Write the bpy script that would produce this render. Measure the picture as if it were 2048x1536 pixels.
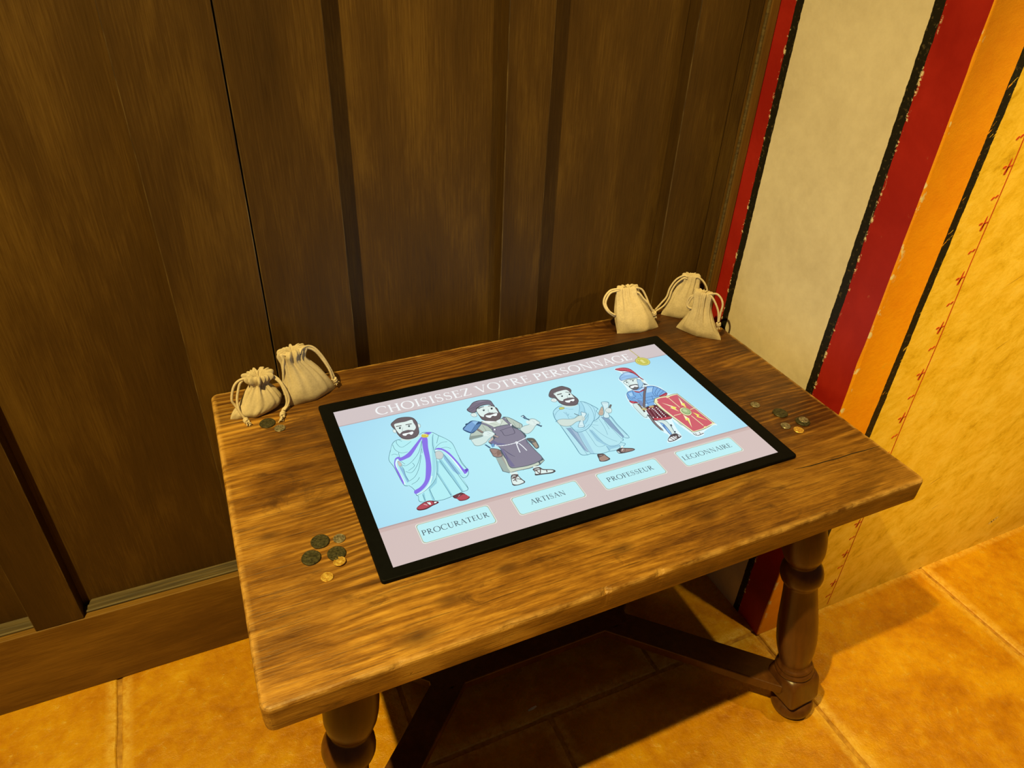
import bpy, bmesh, math, random
from mathutils import Vector, Matrix, noise
for o in list(bpy.data.objects): bpy.data.objects.remove(o)
COL = bpy.context.scene.collection
S = 1.184            # table units -> metres
H = 0.62             # the touch screen's plane lies this far (table units) above the floor
def P(x, y, z): return Vector((x*S, y*S, (z+H)*S))
# ---------------------------------------------------------------- camera, world, lamps, exposure
cam_data = bpy.data.cameras.new('camera'); cam = bpy.data.objects.new('camera', cam_data); COL.objects.link(cam)
cam_data.sensor_width = 36.0; cam_data.lens = 1408.0/2048*36.0; cam_data.clip_start = 0.02
right = Vector((0.9133715, -0.40526655, 0.03887826)); up = Vector((0.19934348, 0.5284384, 0.82523635)); back = Vector((-0.35498546, -0.74599724, 0.56344782))
mw = Matrix((right, up, back)).transposed().to_4x4(); mw.translation = P(-0.42597, -0.74515, 0.66961)
cam.matrix_world = mw
bpy.context.scene.camera = cam
world = bpy.data.worlds.new('world'); bpy.context.scene.world = world; world.use_nodes = True
bg = world.node_tree.nodes['Background']; bg.inputs[0].default_value = (1.0, 0.80, 0.48, 1); bg.inputs[1].default_value = 0.045
WARM = (1.0, 0.73, 0.21)
def spot(name, loc, aim, watts, angle, blend, radius):
    d = bpy.data.lights.new(name, 'SPOT'); d.energy = watts; d.color = WARM; d.spot_size = math.radians(angle); d.spot_blend = blend; d.shadow_soft_size = radius
    o = bpy.data.objects.new(name, d); COL.objects.link(o); o.location = loc
    o.rotation_euler = (aim-loc).to_track_quat('-Z', 'Y').to_euler(); return o
spot('ceiling_or_fill_spot', P(-1.10, -0.585, 2.0), P(-0.50, -0.28, -0.1), 430, 98, 0.95, 0.022)
spot('ceiling_or_fill_spot', P(0.72, -0.60, 2.0), P(1.20, -0.46, -0.6), 185, 52, 0.9, 0.022)
spot('ceiling_or_fill_spot', P(1.60, -2.20, 1.8), P(1.22, -0.11, 0.42), 330, 37, 0.6, 0.03)  # added fill spot that brightens the ochre wall from the front
spot('ceiling_or_fill_spot', P(0.43, -0.60, 2.2), P(0.24, 0.30, 0.80), 190, 36, 0.8, 0.022)  # extra spot added to brighten the right of the back wall
vs = bpy.context.scene.view_settings
vs.view_transform = 'Standard'; vs.look = 'None'; vs.gamma = 1.0; vs.use_curve_mapping = False; vs.exposure = 0.0

# ---------------------------------------------------------------- helpers
def lin(h):
    c = [int(h[i:i+2], 16)/255 for i in (0, 2, 4)]
    return tuple(x/12.92 if x <= 0.04045 else ((x+0.055)/1.055)**2.4 for x in c)+(1.0,)
class NT:
    """small shader-node helper"""
    def __init__(s, name):
        s.m = bpy.data.materials.new(name); s.m.use_nodes = True; s.t = s.m.node_tree; s.b = s.t.nodes['Principled BSDF']
        s.co = s.t.nodes.new('ShaderNodeTexCoord').outputs['Object']
    def link(s, v, sock):
        if isinstance(v, bpy.types.NodeSocket): s.t.links.new(v, sock)
        elif isinstance(v, (tuple, list)) and len(v) == 3 and sock.type == 'RGBA': sock.default_value = tuple(v)+(1,)
        else: sock.default_value = v
    def math(s, op, a, b=0.0, clamp=False):
        n = s.t.nodes.new('ShaderNodeMath'); n.operation = op; n.use_clamp = clamp; s.link(a, n.inputs[0]); s.link(b, n.inputs[1]); return n.outputs[0]
    def add(s, a, b): return s.math('ADD', a, b)
    def mul(s, a, b): return s.math('MULTIPLY', a, b)
    def sub(s, a, b): return s.math('SUBTRACT', a, b)
    def gt(s, a, b): return s.math('GREATER_THAN', a, b)
    def lt(s, a, b): return s.math('LESS_THAN', a, b)
    def map(s, a, f0, f1, t0=0.0, t1=1.0):
        n = s.t.nodes.new('ShaderNodeMapRange'); n.clamp = True
        for i, v in enumerate((a, f0, f1, t0, t1)): s.link(v, n.inputs[i])
        return n.outputs[0]
    def sep(s, v):
        n = s.t.nodes.new('ShaderNodeSeparateXYZ'); s.link(v, n.inputs[0]); return n.outputs
    def comb(s, x, y, z):
        n = s.t.nodes.new('ShaderNodeCombineXYZ')
        for i, v in enumerate((x, y, z)): s.link(v, n.inputs[i])
        return n.outputs[0]
    def scale(s, v, sc):
        n = s.t.nodes.new('ShaderNodeVectorMath'); n.operation = 'MULTIPLY'; s.link(v, n.inputs[0]); n.inputs[1].default_value = sc; return n.outputs[0]
    def vadd(s, a, b):
        n = s.t.nodes.new('ShaderNodeVectorMath'); n.operation = 'ADD'; s.link(a, n.inputs[0]); s.link(b, n.inputs[1]); return n.outputs[0]
    def noise(s, v, sc, det=4.0, rough=0.55, dist=0.0):
        n = s.t.nodes.new('ShaderNodeTexNoise'); s.link(v, n.inputs['Vector']); n.inputs['Scale'].default_value = sc
        n.inputs['Detail'].default_value = det; n.inputs['Roughness'].default_value = rough; n.inputs['Distortion'].default_value = dist; return n.outputs[0]
    def vor(s, v, sc, feat='F1'):
        n = s.t.nodes.new('ShaderNodeTexVoronoi'); n.feature = feat; s.link(v, n.inputs['Vector']); n.inputs['Scale'].default_value = sc; return n.outputs['Distance']
    def mix(s, f, a, b, mode='MIX'):
        n = s.t.nodes.new('ShaderNodeMix'); n.data_type = 'RGBA'; n.blend_type = mode
        s.link(f, n.inputs[0]); s.link(a, n.inputs[6]); s.link(b, n.inputs[7]); return n.outputs[2]
    def ramp(s, f, stops):
        n = s.t.nodes.new('ShaderNodeValToRGB'); s.link(f, n.inputs[0]); e = n.color_ramp.elements
        while len(e) < len(stops): e.new(0.5)
        for k, (p, c) in enumerate(stops): e[k].position = p; e[k].color = tuple(c)+(1,) if len(c) == 3 else c
        return n.outputs[0]
    def attr(s, name):
        n = s.t.nodes.new('ShaderNodeAttribute'); n.attribute_name = name; return n.outputs['Fac']
    def rand(s):
        return s.t.nodes.new('ShaderNodeObjectInfo').outputs['Random']
    def bump(s, h, strength, dist):
        n = s.t.nodes.new('ShaderNodeBump'); s.link(h, n.inputs['Height']); n.inputs['Strength'].default_value = strength; n.inputs['Distance'].default_value = dist
        s.t.links.new(n.outputs[0], s.b.inputs['Normal'])
    def out(s, col=None, rough=None, metal=None, spec=None):
        if col is not None: s.link(col, s.b.inputs['Base Color'])
        if rough is not None: s.link(rough, s.b.inputs['Roughness'])
        if metal is not None: s.link(metal, s.b.inputs['Metallic'])
        if spec is not None: s.b.inputs['Specular IOR Level'].default_value = spec
        return s.m

def mesh_obj(name, verts, faces, mats, parent=None, smooth=False, slots=None, loc=None, wear=None):
    """verts are metres, in the object's own frame"""
    me = bpy.data.meshes.new(name); me.from_pydata([tuple(v) for v in verts], [], faces)
    for m in (mats if isinstance(mats, (list, tuple)) else [mats]): me.materials.append(m)
    if slots: me.polygons.foreach_set('material_index', slots)
    if smooth: me.polygons.foreach_set('use_smooth', [True]*len(me.polygons))
    if wear:
        a = me.attributes.new('wear', 'FLOAT', 'POINT'); a.data.foreach_set('value', wear)
    me.update(); o = bpy.data.objects.new(name, me); COL.objects.link(o)
    if parent: o.parent = parent
    if loc is not None: o.location = loc
    return o
def empty(name, loc=(0, 0, 0), rz=0.0):
    o = bpy.data.objects.new(name, None); o.empty_display_size = 0.05; COL.objects.link(o); o.location = loc; o.rotation_euler = (0, 0, rz); return o
def tag(o, label, cat, group=None):
    o['label'] = label; o['category'] = cat
    if group: o['group'] = group
    return o
def struct(o): o['kind'] = 'structure'; return o
def bevel_box(lo, hi, b, seg=2):
    """verts, faces, wear of a box with bevelled edges (metres)"""
    bm = bmesh.new(); bmesh.ops.create_cube(bm, size=1.0)
    for v in bm.verts: v.co = Vector([lo[i]+(v.co[i]+0.5)*(hi[i]-lo[i]) for i in range(3)])
    if b > 0: bmesh.ops.bevel(bm, geom=list(bm.edges), offset=b, segments=seg, affect='EDGES', profile=0.5)
    bm.verts.index_update(); V = [v.co.copy() for v in bm.verts]; F = [[v.index for v in f.verts] for f in bm.faces]
    bm.free(); return V, F
def box(name, lo, hi, mat, parent=None, b=0.002, loc=None, wear=False):
    V, F = bevel_box(lo, hi, b)
    w = None
    if wear:
        w = [1.0 if sum(min(abs(v[i]-lo[i]), abs(v[i]-hi[i])) < 1e-5 for i in range(3)) < 2 and False else 0.0 for v in V]
    o = mesh_obj(name, V, F, mat, parent, loc=loc); return o
def tube(path, r, n=8, cap=True, rf=None):
    """verts, faces of a tube along a list of Vectors"""
    V = []; F = []; m = len(path); nrm = None
    for i, p in enumerate(path):
        t = (path[min(i+1, m-1)]-path[max(i-1, 0)]).normalized()
        if nrm is None: nrm = t.orthogonal().normalized()
        nrm = (nrm-t*nrm.dot(t)).normalized(); bn = t.cross(nrm); rr = r*(rf(i/(m-1)) if rf else 1)
        for k in range(n):
            a = 2*math.pi*k/n; V.append(p+(nrm*math.cos(a)+bn*math.sin(a))*rr)
    for i in range(m-1):
        for k in range(n): F.append([i*n+k, i*n+(k+1) % n, (i+1)*n+(k+1) % n, (i+1)*n+k])
    if cap: F.append(list(range(n))[::-1]); F.append([(m-1)*n+k for k in range(n)])
    return V, F
def crom(pts, n=6, closed=False):
    """Catmull-Rom through points (Vectors)"""
    out = []; m = len(pts); rng = m if closed else m-1
    for i in range(rng):
        if closed: p0, p1, p2, p3 = pts[i-1], pts[i], pts[(i+1) % m], pts[(i+2) % m]
        else: p0, p1, p2, p3 = pts[max(i-1, 0)], pts[i], pts[i+1], pts[min(i+2, m-1)]
        for k in range(n):
            t = k/n; out.append(0.5*((2*p1)+(p2-p0)*t+(2*p0-5*p1+4*p2-p3)*t*t+(3*p1-p0-3*p2+p3)*t**3))
    if not closed: out.append(pts[-1])
    return out
def lathe(profile, n=32):
    """verts, faces around z from (r, z) pairs"""
    V = []; F = []
    for r, z in profile:
        for k in range(n): a = 2*math.pi*k/n; V.append(Vector((r*math.cos(a), r*math.sin(a), z)))
    for i in range(len(profile)-1):
        for k in range(n): F.append([i*n+k, i*n+(k+1) % n, (i+1)*n+(k+1) % n, (i+1)*n+k])
    F.append(list(range(n))[::-1]); F.append([(len(profile)-1)*n+k for k in range(n)]); return V, F
def join(parts):
    V = []; F = []
    for v, f in parts: o = len(V); V += v; F += [[i+o for i in q] for q in f]
    return V, F

# ---------------------------------------------------------------- materials
def wood_wall(name, axis='z', dark=1.0, seed=0.0):
    s = NT(name); x, y, z = s.sep(s.co); r = s.mul(s.rand(), 37.0)
    if axis == 'z': c = s.comb(s.add(x, r), y, s.mul(z, 0.03)); c2 = s.comb(s.add(x, r), y, s.mul(z, 0.20))
    else: c = s.comb(s.mul(s.add(x, r), 0.03), y, z); c2 = s.comb(s.mul(s.add(x, r), 0.22), y, z)
    fine = s.noise(c, 380, 4, 0.7); mid = s.noise(c2, 13, 7, 0.68, 0.35); big = s.noise(c2, 4.5, 3, 0.5, 0.8)
    f = s.add(s.mul(fine, 0.36), s.add(s.mul(mid, 0.44), s.mul(big, 0.42)))
    col = s.ramp(f, [(0.40, (0.028*dark, 0.0125*dark, 0.0022*dark)), (0.62, (0.068*dark, 0.033*dark, 0.0055*dark)), (0.82, (0.145*dark, 0.078*dark, 0.014*dark))])
    s.bump(fine, 0.2, 0.0008)
    return s.out(col, s.map(fine, 0.3, 0.7, 0.48, 0.62), 0.0, 0.25)
M_PANEL = wood_wall('dark_stained_panel', dark=0.9); M_STILE = wood_wall('dark_stained_board', dark=0.84); M_POST = wood_wall('lighter_trim_board', dark=1.8); M_BASE = wood_wall('stained_skirting', 'x', 2.1)
def ledge_wood():
    s = NT('pale_edge_wood'); x, y, z = s.sep(s.co)
    f = s.noise(s.comb(s.mul(x, 0.08), s.mul(y, 2.0), s.mul(z, 2.0)), 90, 3)
    return s.out(s.ramp(f, [(0.3, (0.030, 0.018, 0.005)), (0.7, (0.125, 0.085, 0.026))]), 0.6)
M_LEDGE = ledge_wood()
def edge_wood():
    s = NT('rubbed_board_edge'); x, y, z = s.sep(s.co)
    f = s.noise(s.comb(x, y, s.mul(z, 0.12)), 55, 5, 0.7)
    return s.out(s.ramp(f, [(0.40, (0.03, 0.014, 0.003)), (0.56, (0.10, 0.06, 0.018)), (0.72, (0.26, 0.19, 0.085))]), 0.55)
M_EDGE = edge_wood()
def table_wood():
    s = NT('rustic_table_wood'); x, y, z = s.sep(s.co)
    base = s.comb(s.mul(x, 0.30), y, s.mul(z, 0.5))
    warp = s.noise(base, 4.0, 2, 0.45, 0.2); warp2 = s.noise(s.comb(s.mul(x, 0.35), y, z), 14, 3)
    yy = s.add(s.add(y, s.mul(warp, 0.22)), s.mul(warp2, 0.012))
    ring = s.math('POWER', s.map(s.math('SINE', s.mul(yy, 470.0)), -1, 1, 0, 1), 1.5)
    patch = s.map(s.noise(s.comb(s.mul(x, 0.8), y, z), 5.5, 2), 0.46, 0.66, 0.0, 0.20)
    streak = s.noise(s.comb(s.mul(x, 0.05), s.add(y, s.mul(warp2, 0.01)), z), 60, 5, 0.7)
    fine = s.noise(s.comb(s.mul(x, 0.07), y, z), 380, 4, 0.75)
    blot = s.noise(s.comb(s.mul(x, 0.6), y, z), 7.0, 6, 0.65, 0.6)
    f = s.add(s.add(s.mul(ring, patch), s.mul(streak, 0.42)), s.add(s.mul(fine, 0.34), s.mul(blot, 0.62)))
    f = s.add(s.mul(s.sub(f, 0.68), 1.55), 0.55)
    col = s.ramp(f, [(0.36, (0.028, 0.0085, 0.0014)), (0.55, (0.072, 0.025, 0.0032)), (0.66, (0.128, 0.049, 0.0065)), (0.84, (0.27, 0.122, 0.019))])
    lit_ramp = s.ramp(f, [(0.36, (0.105, 0.038, 0.005)), (0.55, (0.27, 0.118, 0.013)), (0.66, (0.41, 0.20, 0.026)), (0.84, (0.60, 0.33, 0.055))])
    # brighter light painted into the wood colour along the front and left end
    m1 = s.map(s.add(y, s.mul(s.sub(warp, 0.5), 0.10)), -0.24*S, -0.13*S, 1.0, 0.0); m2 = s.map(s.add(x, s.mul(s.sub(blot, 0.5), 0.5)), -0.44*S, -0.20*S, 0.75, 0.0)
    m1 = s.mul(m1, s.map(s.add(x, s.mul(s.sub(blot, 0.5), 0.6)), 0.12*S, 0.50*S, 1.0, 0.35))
    lit_mask = s.math('MAXIMUM', m1, m2); col = s.mix(lit_mask, col, lit_ramp)
    bk = s.map(s.add(y, s.mul(s.sub(warp2, 0.5), 0.05)), 0.195*S, 0.207*S, 0.0, 1.0)      # light falling off towards the back, painted in as darker wood
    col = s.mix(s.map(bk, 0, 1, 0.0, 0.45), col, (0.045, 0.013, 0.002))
    pore = s.map(s.noise(s.comb(s.mul(x, 0.035), s.add(y, s.mul(warp2, 0.008)), z), 300, 3, 0.6), 0.57, 0.66, 0, 0.62)
    cath = s.mul(s.map(s.math('SINE', s.mul(s.add(yy, s.mul(fine, 0.0012)), 330.0)), 0.72, 1.0), s.mul(s.map(patch, 0.03, 0.19), 0.6))
    col = s.mix(pore, col, s.mix(0.72, col, (0.02, 0.007, 0.002))); col = s.mix(cath, col, s.mix(0.8, col, (0.03, 0.010, 0.002)))
    # dark stains, worm marks and knots
    st = s.map(s.noise(s.comb(s.mul(x, 0.45), y, z), 13, 7, 0.72, 1.2), 0.59, 0.70, 0, 0.72)
    col = s.mix(st, col, (0.055, 0.020, 0.005))
    pits = s.map(s.noise(s.comb(s.mul(x, 0.7), y, z), 85, 3, 0.7), 0.70, 0.78, 0, 0.8)
    pits = s.mul(pits, s.map(s.noise(s.co, 5.0, 2), 0.45, 0.62))
    col = s.mix(pits, col, (0.03, 0.012, 0.004))
    for kx, ky, kr in ((-0.335, 0.128, 0.011), (-0.30, -0.268, 0.02), (-0.386, 0.135, 0.014), (-0.25, -0.235, 0.017), (0.12, -0.235, 0.015), (-0.02, -0.242, 0.012), (0.415, -0.205, 0.007), (-0.405, 0.02, 0.016), (0.435, -0.02, 0.022), (-0.27, 0.235, 0.012), (0.18, 0.243, 0.011), (-0.43, -0.055, 0.012), (-0.17, -0.215, 0.01)):
        dx = s.mul(s.sub(x, kx*S), 0.45); dy = s.sub(y, ky*S)
        d = s.math('SQRT', s.add(s.mul(dx, dx), s.mul(dy, dy)))
        d = s.add(d, s.mul(s.sub(warp2, 0.5), 0.02))
        kk = s.map(d, kr*0.2, kr, 0.85, 0.0)
        rr = s.mul(kk, s.map(fine, 0.35, 0.65, 0.55, 1.0))
        col = s.mix(rr, col, (0.05, 0.018, 0.005))
    wear = s.attr('wear'); wn = s.map(s.noise(s.comb(s.mul(x, 0.5), y, z), 60, 4, 0.6), 0.36, 0.6)
    col = s.mix(s.mul(wear, s.mul(wn, 0.75)), col, (0.62, 0.36, 0.10))
    h = s.add(s.add(s.mul(fine, 0.7), s.mul(streak, 0.6)), s.add(s.mul(pits, -0.8), s.add(s.mul(pore, -0.5), s.mul(cath, -0.5))))
    s.bump(h, 0.55, 0.0014)
    return s.out(col, s.map(f, 0.3, 0.9, 0.40, 0.52), 0.0, 0.5)
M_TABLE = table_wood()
def leg_wood():
    s = NT('varnished_turned_wood'); x, y, z = s.sep(s.co); r = s.mul(s.rand(), 9.0)
    f = s.noise(s.comb(s.add(x, r), y, s.mul(z, 0.12)), 70, 4, 0.6, 0.4); b = s.noise(s.vadd(s.co, s.comb(r, r, r)), 14, 3)
    col = s.ramp(s.add(s.mul(f, 0.6), s.mul(b, 0.4)), [(0.3, (0.055, 0.017, 0.004)), (0.6, (0.125, 0.046, 0.009)), (0.85, (0.24, 0.10, 0.022))])
    wear = s.attr('wear'); col = s.mix(s.mul(wear, 0.7), col, (0.45, 0.27, 0.12))
    s.bump(f, 0.15, 0.0008)
    return s.out(col, 0.34, 0.0, 0.5)
M_LEG = leg_wood()
def floor_tile():
    s = NT('glazed_ochre_floor_tile'); r = s.mul(s.rand(), 50.0); c = s.vadd(s.co, s.comb(r, r, 0.0))
    a = s.noise(c, 4.5, 4, 0.6, 0.5); b = s.noise(c, 24, 6, 0.68); p = s.noise(c, 150, 4, 0.65); q = s.noise(c, 48, 6, 0.75, 0.6)
    f = s.add(s.mul(a, 0.6), s.add(s.mul(b, 0.35), s.mul(q, 0.15)))
    col = s.ramp(f, [(0.36, (0.36, 0.125, 0.001)), (0.52, (0.54, 0.235, 0.003)), (0.64, (0.66, 0.34, 0.007)), (0.76, (0.76, 0.46, 0.03))])
    sc = s.map(q, 0.60, 0.70, 0, 0.5); col = s.mix(sc, col, (0.82, 0.55, 0.085))
    dk = s.map(s.noise(c, 210, 2), 0.74, 0.78, 0, 0.7); col = s.mix(dk, col, (0.16, 0.06, 0.004))
    w = s.mul(s.attr('wear'), s.map(s.noise(c, 55, 5, 0.7), 0.38, 0.62, 0.15, 0.85)); col = s.mix(w, col, (0.80, 0.52, 0.10))
    h = s.add(s.add(s.mul(b, 0.9), s.mul(p, 0.5)), s.add(s.mul(q, 0.8), s.mul(sc, 0.5)))
    s.bump(h, 0.5, 0.004)
    return s.out(col, s.map(p, 0.3, 0.7, 0.12, 0.40), 0.0, 0.5)
M_TILE = floor_tile()
def grout():
    s = NT('sandy_grout'); f = s.noise(s.co, 60, 4); s.bump(f, 0.4, 0.002)
    return s.out(s.ramp(f, [(0.3, (0.30, 0.13, 0.006)), (0.7, (0.62, 0.34, 0.04))]), 0.7)
M_GROUT = grout()
def plaster_paint(name, face):
    """painted plaster: face 'side' is striped along y, face 'front' along x"""
    s = NT(name); x, y, z = s.sep(s.co)
    wob = s.noise(s.comb(0.0, 0.0, z), 9, 5, 0.6); wobf = s.noise(s.co, 60, 4, 0.6)
    spots = s.noise(s.co, 140, 3, 0.6); blotch = s.noise(s.co, 7, 5, 0.6, 0.5); fine = s.noise(s.co, 45, 5, 0.7)
    mott = s.noise(s.comb(s.mul(s.add(x, s.mul(z, 0.6)), 1.0), y, s.mul(s.sub(z, s.mul(x, 0.6)), 1.5)), 14, 9, 0.78, 0.25)
    jit = s.add(s.mul(s.sub(wob, 0.5), 0.006), s.mul(s.sub(wobf, 0.5), 0.004))
    black = s.mix(s.map(spots, 0.58, 0.70, 0, 0.6), (0.012, 0.010, 0.006), (0.12, 0.09, 0.045))
    red = s.mix(s.map(blotch, 0.35, 0.7), (0.30, 0.010, 0.006), (0.42, 0.020, 0.012))
    red = s.mix(s.map(s.noise(s.comb(x, y, s.mul(z, 0.5)), 55, 5, 0.7), 0.68, 0.76, 0, 0.5), red, (0.60, 0.25, 0.16))
    if face == 'side':
        t = s.add(y, jit)
        cream = s.ramp(s.add(s.mul(blotch, 0.6), s.mul(fine, 0.4)), [(0.3, (0.64, 0.55, 0.44)), (0.6, (0.78, 0.69, 0.57)), (0.75, (0.84, 0.76, 0.64))])
        col = cream
        for a, b_, c in ((0.199, 0.215, black), (-0.044, -0.028, black), (0.215, 0.5, red), (-0.5, -0.044, red)):
            col = s.mix(s.mul(s.gt(t, a*S), s.lt(t, b_*S)), col, c)
        for e in (0.2155, -0.0445):
            near = s.map(s.math('ABSOLUTE', s.sub(t, e*S)), 0.0005, 0.004, 1.0, 0.0)
            col = s.mix(s.mul(near, s.map(s.noise(s.co, 95, 4, 0.65), 0.56, 0.60)), col, (0.85, 0.70, 0.48))
        s.bump(s.add(fine, s.mul(spots, 0.4)), 0.18, 0.002)
        rough = 0.5
    else:
        t = s.add(x, jit)
        ochre = s.ramp(mott, [(0.30, (0.52, 0.30, 0.008)), (0.43, (0.80, 0.52, 0.03)), (0.56, (0.93, 0.64, 0.085)), (0.76, (0.96, 0.73, 0.19))])
        ochre = s.mix(s.map(blotch, 0.4, 0.75, 0, 0.35), ochre, (0.88, 0.50, 0.018))
        orange = s.ramp(s.add(s.mul(blotch, 0.6), s.mul(fine, 0.4)), [(0.3, (0.85, 0.30, 0.003)), (0.6, (0.95, 0.40, 0.005)), (0.72, (0.80, 0.46, 0.03))])
        col = s.mix(s.lt(t, 0.587*S), ochre, orange)
        bl = s.mul(s.gt(t, 0.580*S), s.lt(t, 0.597*S))
        scr = s.gt(s.noise(s.comb(s.mul(s.add(x, z), 1.0), y, s.mul(s.sub(z, x), 6.0)), 18, 4, 0.6), 0.66)
        col = s.mix(s.mul(bl, s.sub(1.0, scr)), col, black)
        near = s.map(s.math('ABSOLUTE', s.sub(x, 0.4945*S)), 0.002, 0.011, 1.0, 0.0)
        col = s.mix(s.mul(near, s.map(s.noise(s.comb(x, y, s.mul(z, 0.6)), 48, 5, 0.6), 0.555, 0.585)), col, (0.86, 0.72, 0.44))
        # thin incised straw-like scratches
        v = s.comb(s.mul(s.add(x, s.mul(z, 0.45)), 1.0), y, s.mul(s.sub(z, s.mul(x, 0.45)), 12.0))
        st = s.map(s.noise(v, 7, 3, 0.5, 0.3), 0.715, 0.73)
        col = s.mix(s.mul(st, s.mul(0.6, s.gt(t, 0.6*S))), col, (0.36, 0.19, 0.02))
        s.bump(s.add(mott, s.mul(fine, 0.4)), 0.32, 0.0035)
        rough = 0.55
    return s.out(col, rough, 0.0, 0.3)
M_SIDE = plaster_paint('striped_painted_plaster', 'side'); M_FRONT = plaster_paint('ochre_painted_plaster', 'front')
def plain(name, col, rough=0.5, metal=0.0, spec=0.5):
    s = NT(name); f = s.noise(s.co, 120, 3); c = tuple(col)
    return s.out(s.mix(s.map(f, 0.3, 0.7), tuple(v*0.85 for v in c), tuple(min(1, v*1.1) for v in c)), rough, metal, spec)
M_MOTIF = plain('red_ochre_paint', (0.52, 0.06, 0.012), 0.6)
M_CHIP = plain('bare_plaster', (0.86, 0.72, 0.42), 0.8)
M_BEZEL = plain('black_bezel', (0.0035, 0.0042, 0.0055), 0.55, 0.0, 0.07)
M_SCRAP = plain('white_paper', (0.85, 0.8, 0.7), 0.8)
def cloth(name, k):
    s = NT(name); x, y, z = s.sep(s.co)
    w1 = s.math('SINE', s.mul(x, 5200.0)); w2 = s.math('SINE', s.mul(z, 5200.0)); weave = s.mul(w1, w2)
    n1 = s.noise(s.co, 60, 4); n2 = s.noise(s.co, 320, 3)
    col = s.ramp(s.add(s.mul(n1, 0.5), s.mul(n2, 0.5)), [(0.32, (0.46*k, 0.385*k, 0.30*k)), (0.65, (0.60*k, 0.51*k, 0.41*k))])
    s.bump(s.add(s.mul(weave, 0.12), s.add(s.mul(n1, 0.9), s.mul(n2, 0.2))), 0.4, 0.0016)
    return s.out(col, 0.9, 0.0, 0.1)
M_CLOTH = cloth('unbleached_linen', 1.0); M_CORD = cloth('cotton_cord', 1.12)
def coin_mat(name, lo, hi, metal, rough):
    s = NT(name); r = s.mul(s.rand(), 20.0); c = s.vadd(s.co, s.comb(r, r, r)); f = s.noise(c, 260, 4, 0.6); g = s.noise(c, 900, 2)
    s.bump(s.add(f, s.mul(g, 0.3)), 0.45, 0.001)
    return s.out(s.ramp(f, [(0.35, lo), (0.66, hi)]), s.map(g, 0.3, 0.7, rough, rough+0.18), metal, 0.5)
M_BRONZE = coin_mat('dark_patinated_bronze', (0.022, 0.022, 0.012), (0.085, 0.078, 0.040), 0.35, 0.42)
M_SILVER = coin_mat('tarnished_silver', (0.10, 0.085, 0.06), (0.42, 0.38, 0.30), 0.55, 0.28)
M_GOLD = coin_mat('gold_coin_metal', (0.55, 0.27, 0.03), (1.0, 0.74, 0.20), 0.55, 0.26)
rnd = random.Random(7)
# ---------------------------------------------------------------- floor: grout bed and tiles, half-bond, 0.5 units
FZ = -H
fl = struct(box('floor', P(-3.2, -3.2, -H-0.10), P(2.9, 0.36, -H-0.005), M_GROUT, b=0.0))
def tile_mesh(w, d, seed):
    r = random.Random(seed); n = 14; g = 0.004
    out = []
    for ins, z, j in ((0.0, -0.012, 0.0), (0.0, -0.0035, 1.0), (0.0022, -0.0012, 1.0), (0.012, -0.0004, 0.8), (0.022, 0.0, 0.3)):
        ring = []
        rr = random.Random(seed)
        cs = [(0, 0), (w, 0), (w, d), (0, d)]
        for e in range(4):
            a, b = cs[e], cs[(e+1) % 4]
            for k in range(n):
                t = k/n; x = a[0]+(b[0]-a[0])*t; y = a[1]+(b[1]-a[1])*t
                q = rr.uniform(-0.0012, 0.0012)*j
                x = min(max(x, g+ins), w-g-ins)+q*(1 if e in (1, 3) else 0); y = min(max(y, g+ins), d-g-ins)+q*(1 if e in (0, 2) else 0)
                ring.append(Vector((x*S, y*S, z*S)))
        out.append(ring)
    V = [v for ring in out for v in ring]; m = 4*n; F = []
    for i in range(4):
        for k in range(m): F.append([i*m+k, i*m+(k+1) % m, (i+1)*m+(k+1) % m, (i+1)*m+k])
    F.append([4*m+k for k in range(m)]); return V, F, [w for w in (0.3, 0.6, 1.0, 0.8, 0.0) for k in range(m)]
V, F, WT = tile_mesh(0.5, 0.5, 3)
first = None
rows = [(-0.10, 0.4, 0.245), (-0.60, -0.10, -0.005), (-1.10, -0.60, 0.245), (-1.60, -1.10, -0.005), (-2.1, -1.6, 0.245)]
for y0, y1, ph in rows:
    for k in range(-5, 6):
        x0 = ph+0.5*k
        if x0 > 2.4 or x0 < -2.7: continue
        if first is None: first = o = mesh_obj('floor_tile', V, F, M_TILE, fl, wear=WT)
        else: o = first.copy(); COL.objects.link(o)
        o.location = P(x0, y0, -H+rnd.uniform(-0.0006, 0.0006))
# ---------------------------------------------------------------- panelled wooden wall at the back
YB, YP, ZB = 0.297, 0.326, -0.43
wb = struct(box('wall_back', P(-3.2, YP+0.018, -H), P(0.53, YP+0.06, 2.0), M_STILE, b=0.0))
def board(name, x0, x1, y0, y1, z0, z1, mat, b=0.0016):
    lo, hi = P(x0, y0, z0), P(x1, y1, z1)
    V, F = bevel_box(lo-lo, hi-lo, b); sl = []
    for f in F:
        n = (V[f[1]]-V[f[0]]).cross(V[f[2]]-V[f[1]]).normalized() if b > 0 else Vector((1, 0, 0)); sl.append(1 if max(abs(c) for c in n) < 0.99 else 0)
    return mesh_obj(name, V, F, [mat, M_EDGE], wb, slots=sl, loc=lo)
stiles = [(-2.32, -2.245), (-1.97, -1.71), (-1.44, -1.365), (-1.118, -1.042+0.0), (-0.842, -0.766), (-0.490, -0.3635), (-0.3615, -0.229), (0.038, 0.114), (0.375, 0.474)]
for x0, x1 in stiles: board('stile', x0, x1, YB, YP+0.02, ZB, 1.98, M_STILE)
edges = [(-2.245, -1.97), (-1.71, -1.44), (-1.365, -1.118), (-1.042, -0.842), (-0.766, -0.490), (-0.229, 0.038), (0.114, 0.375)]
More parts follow.
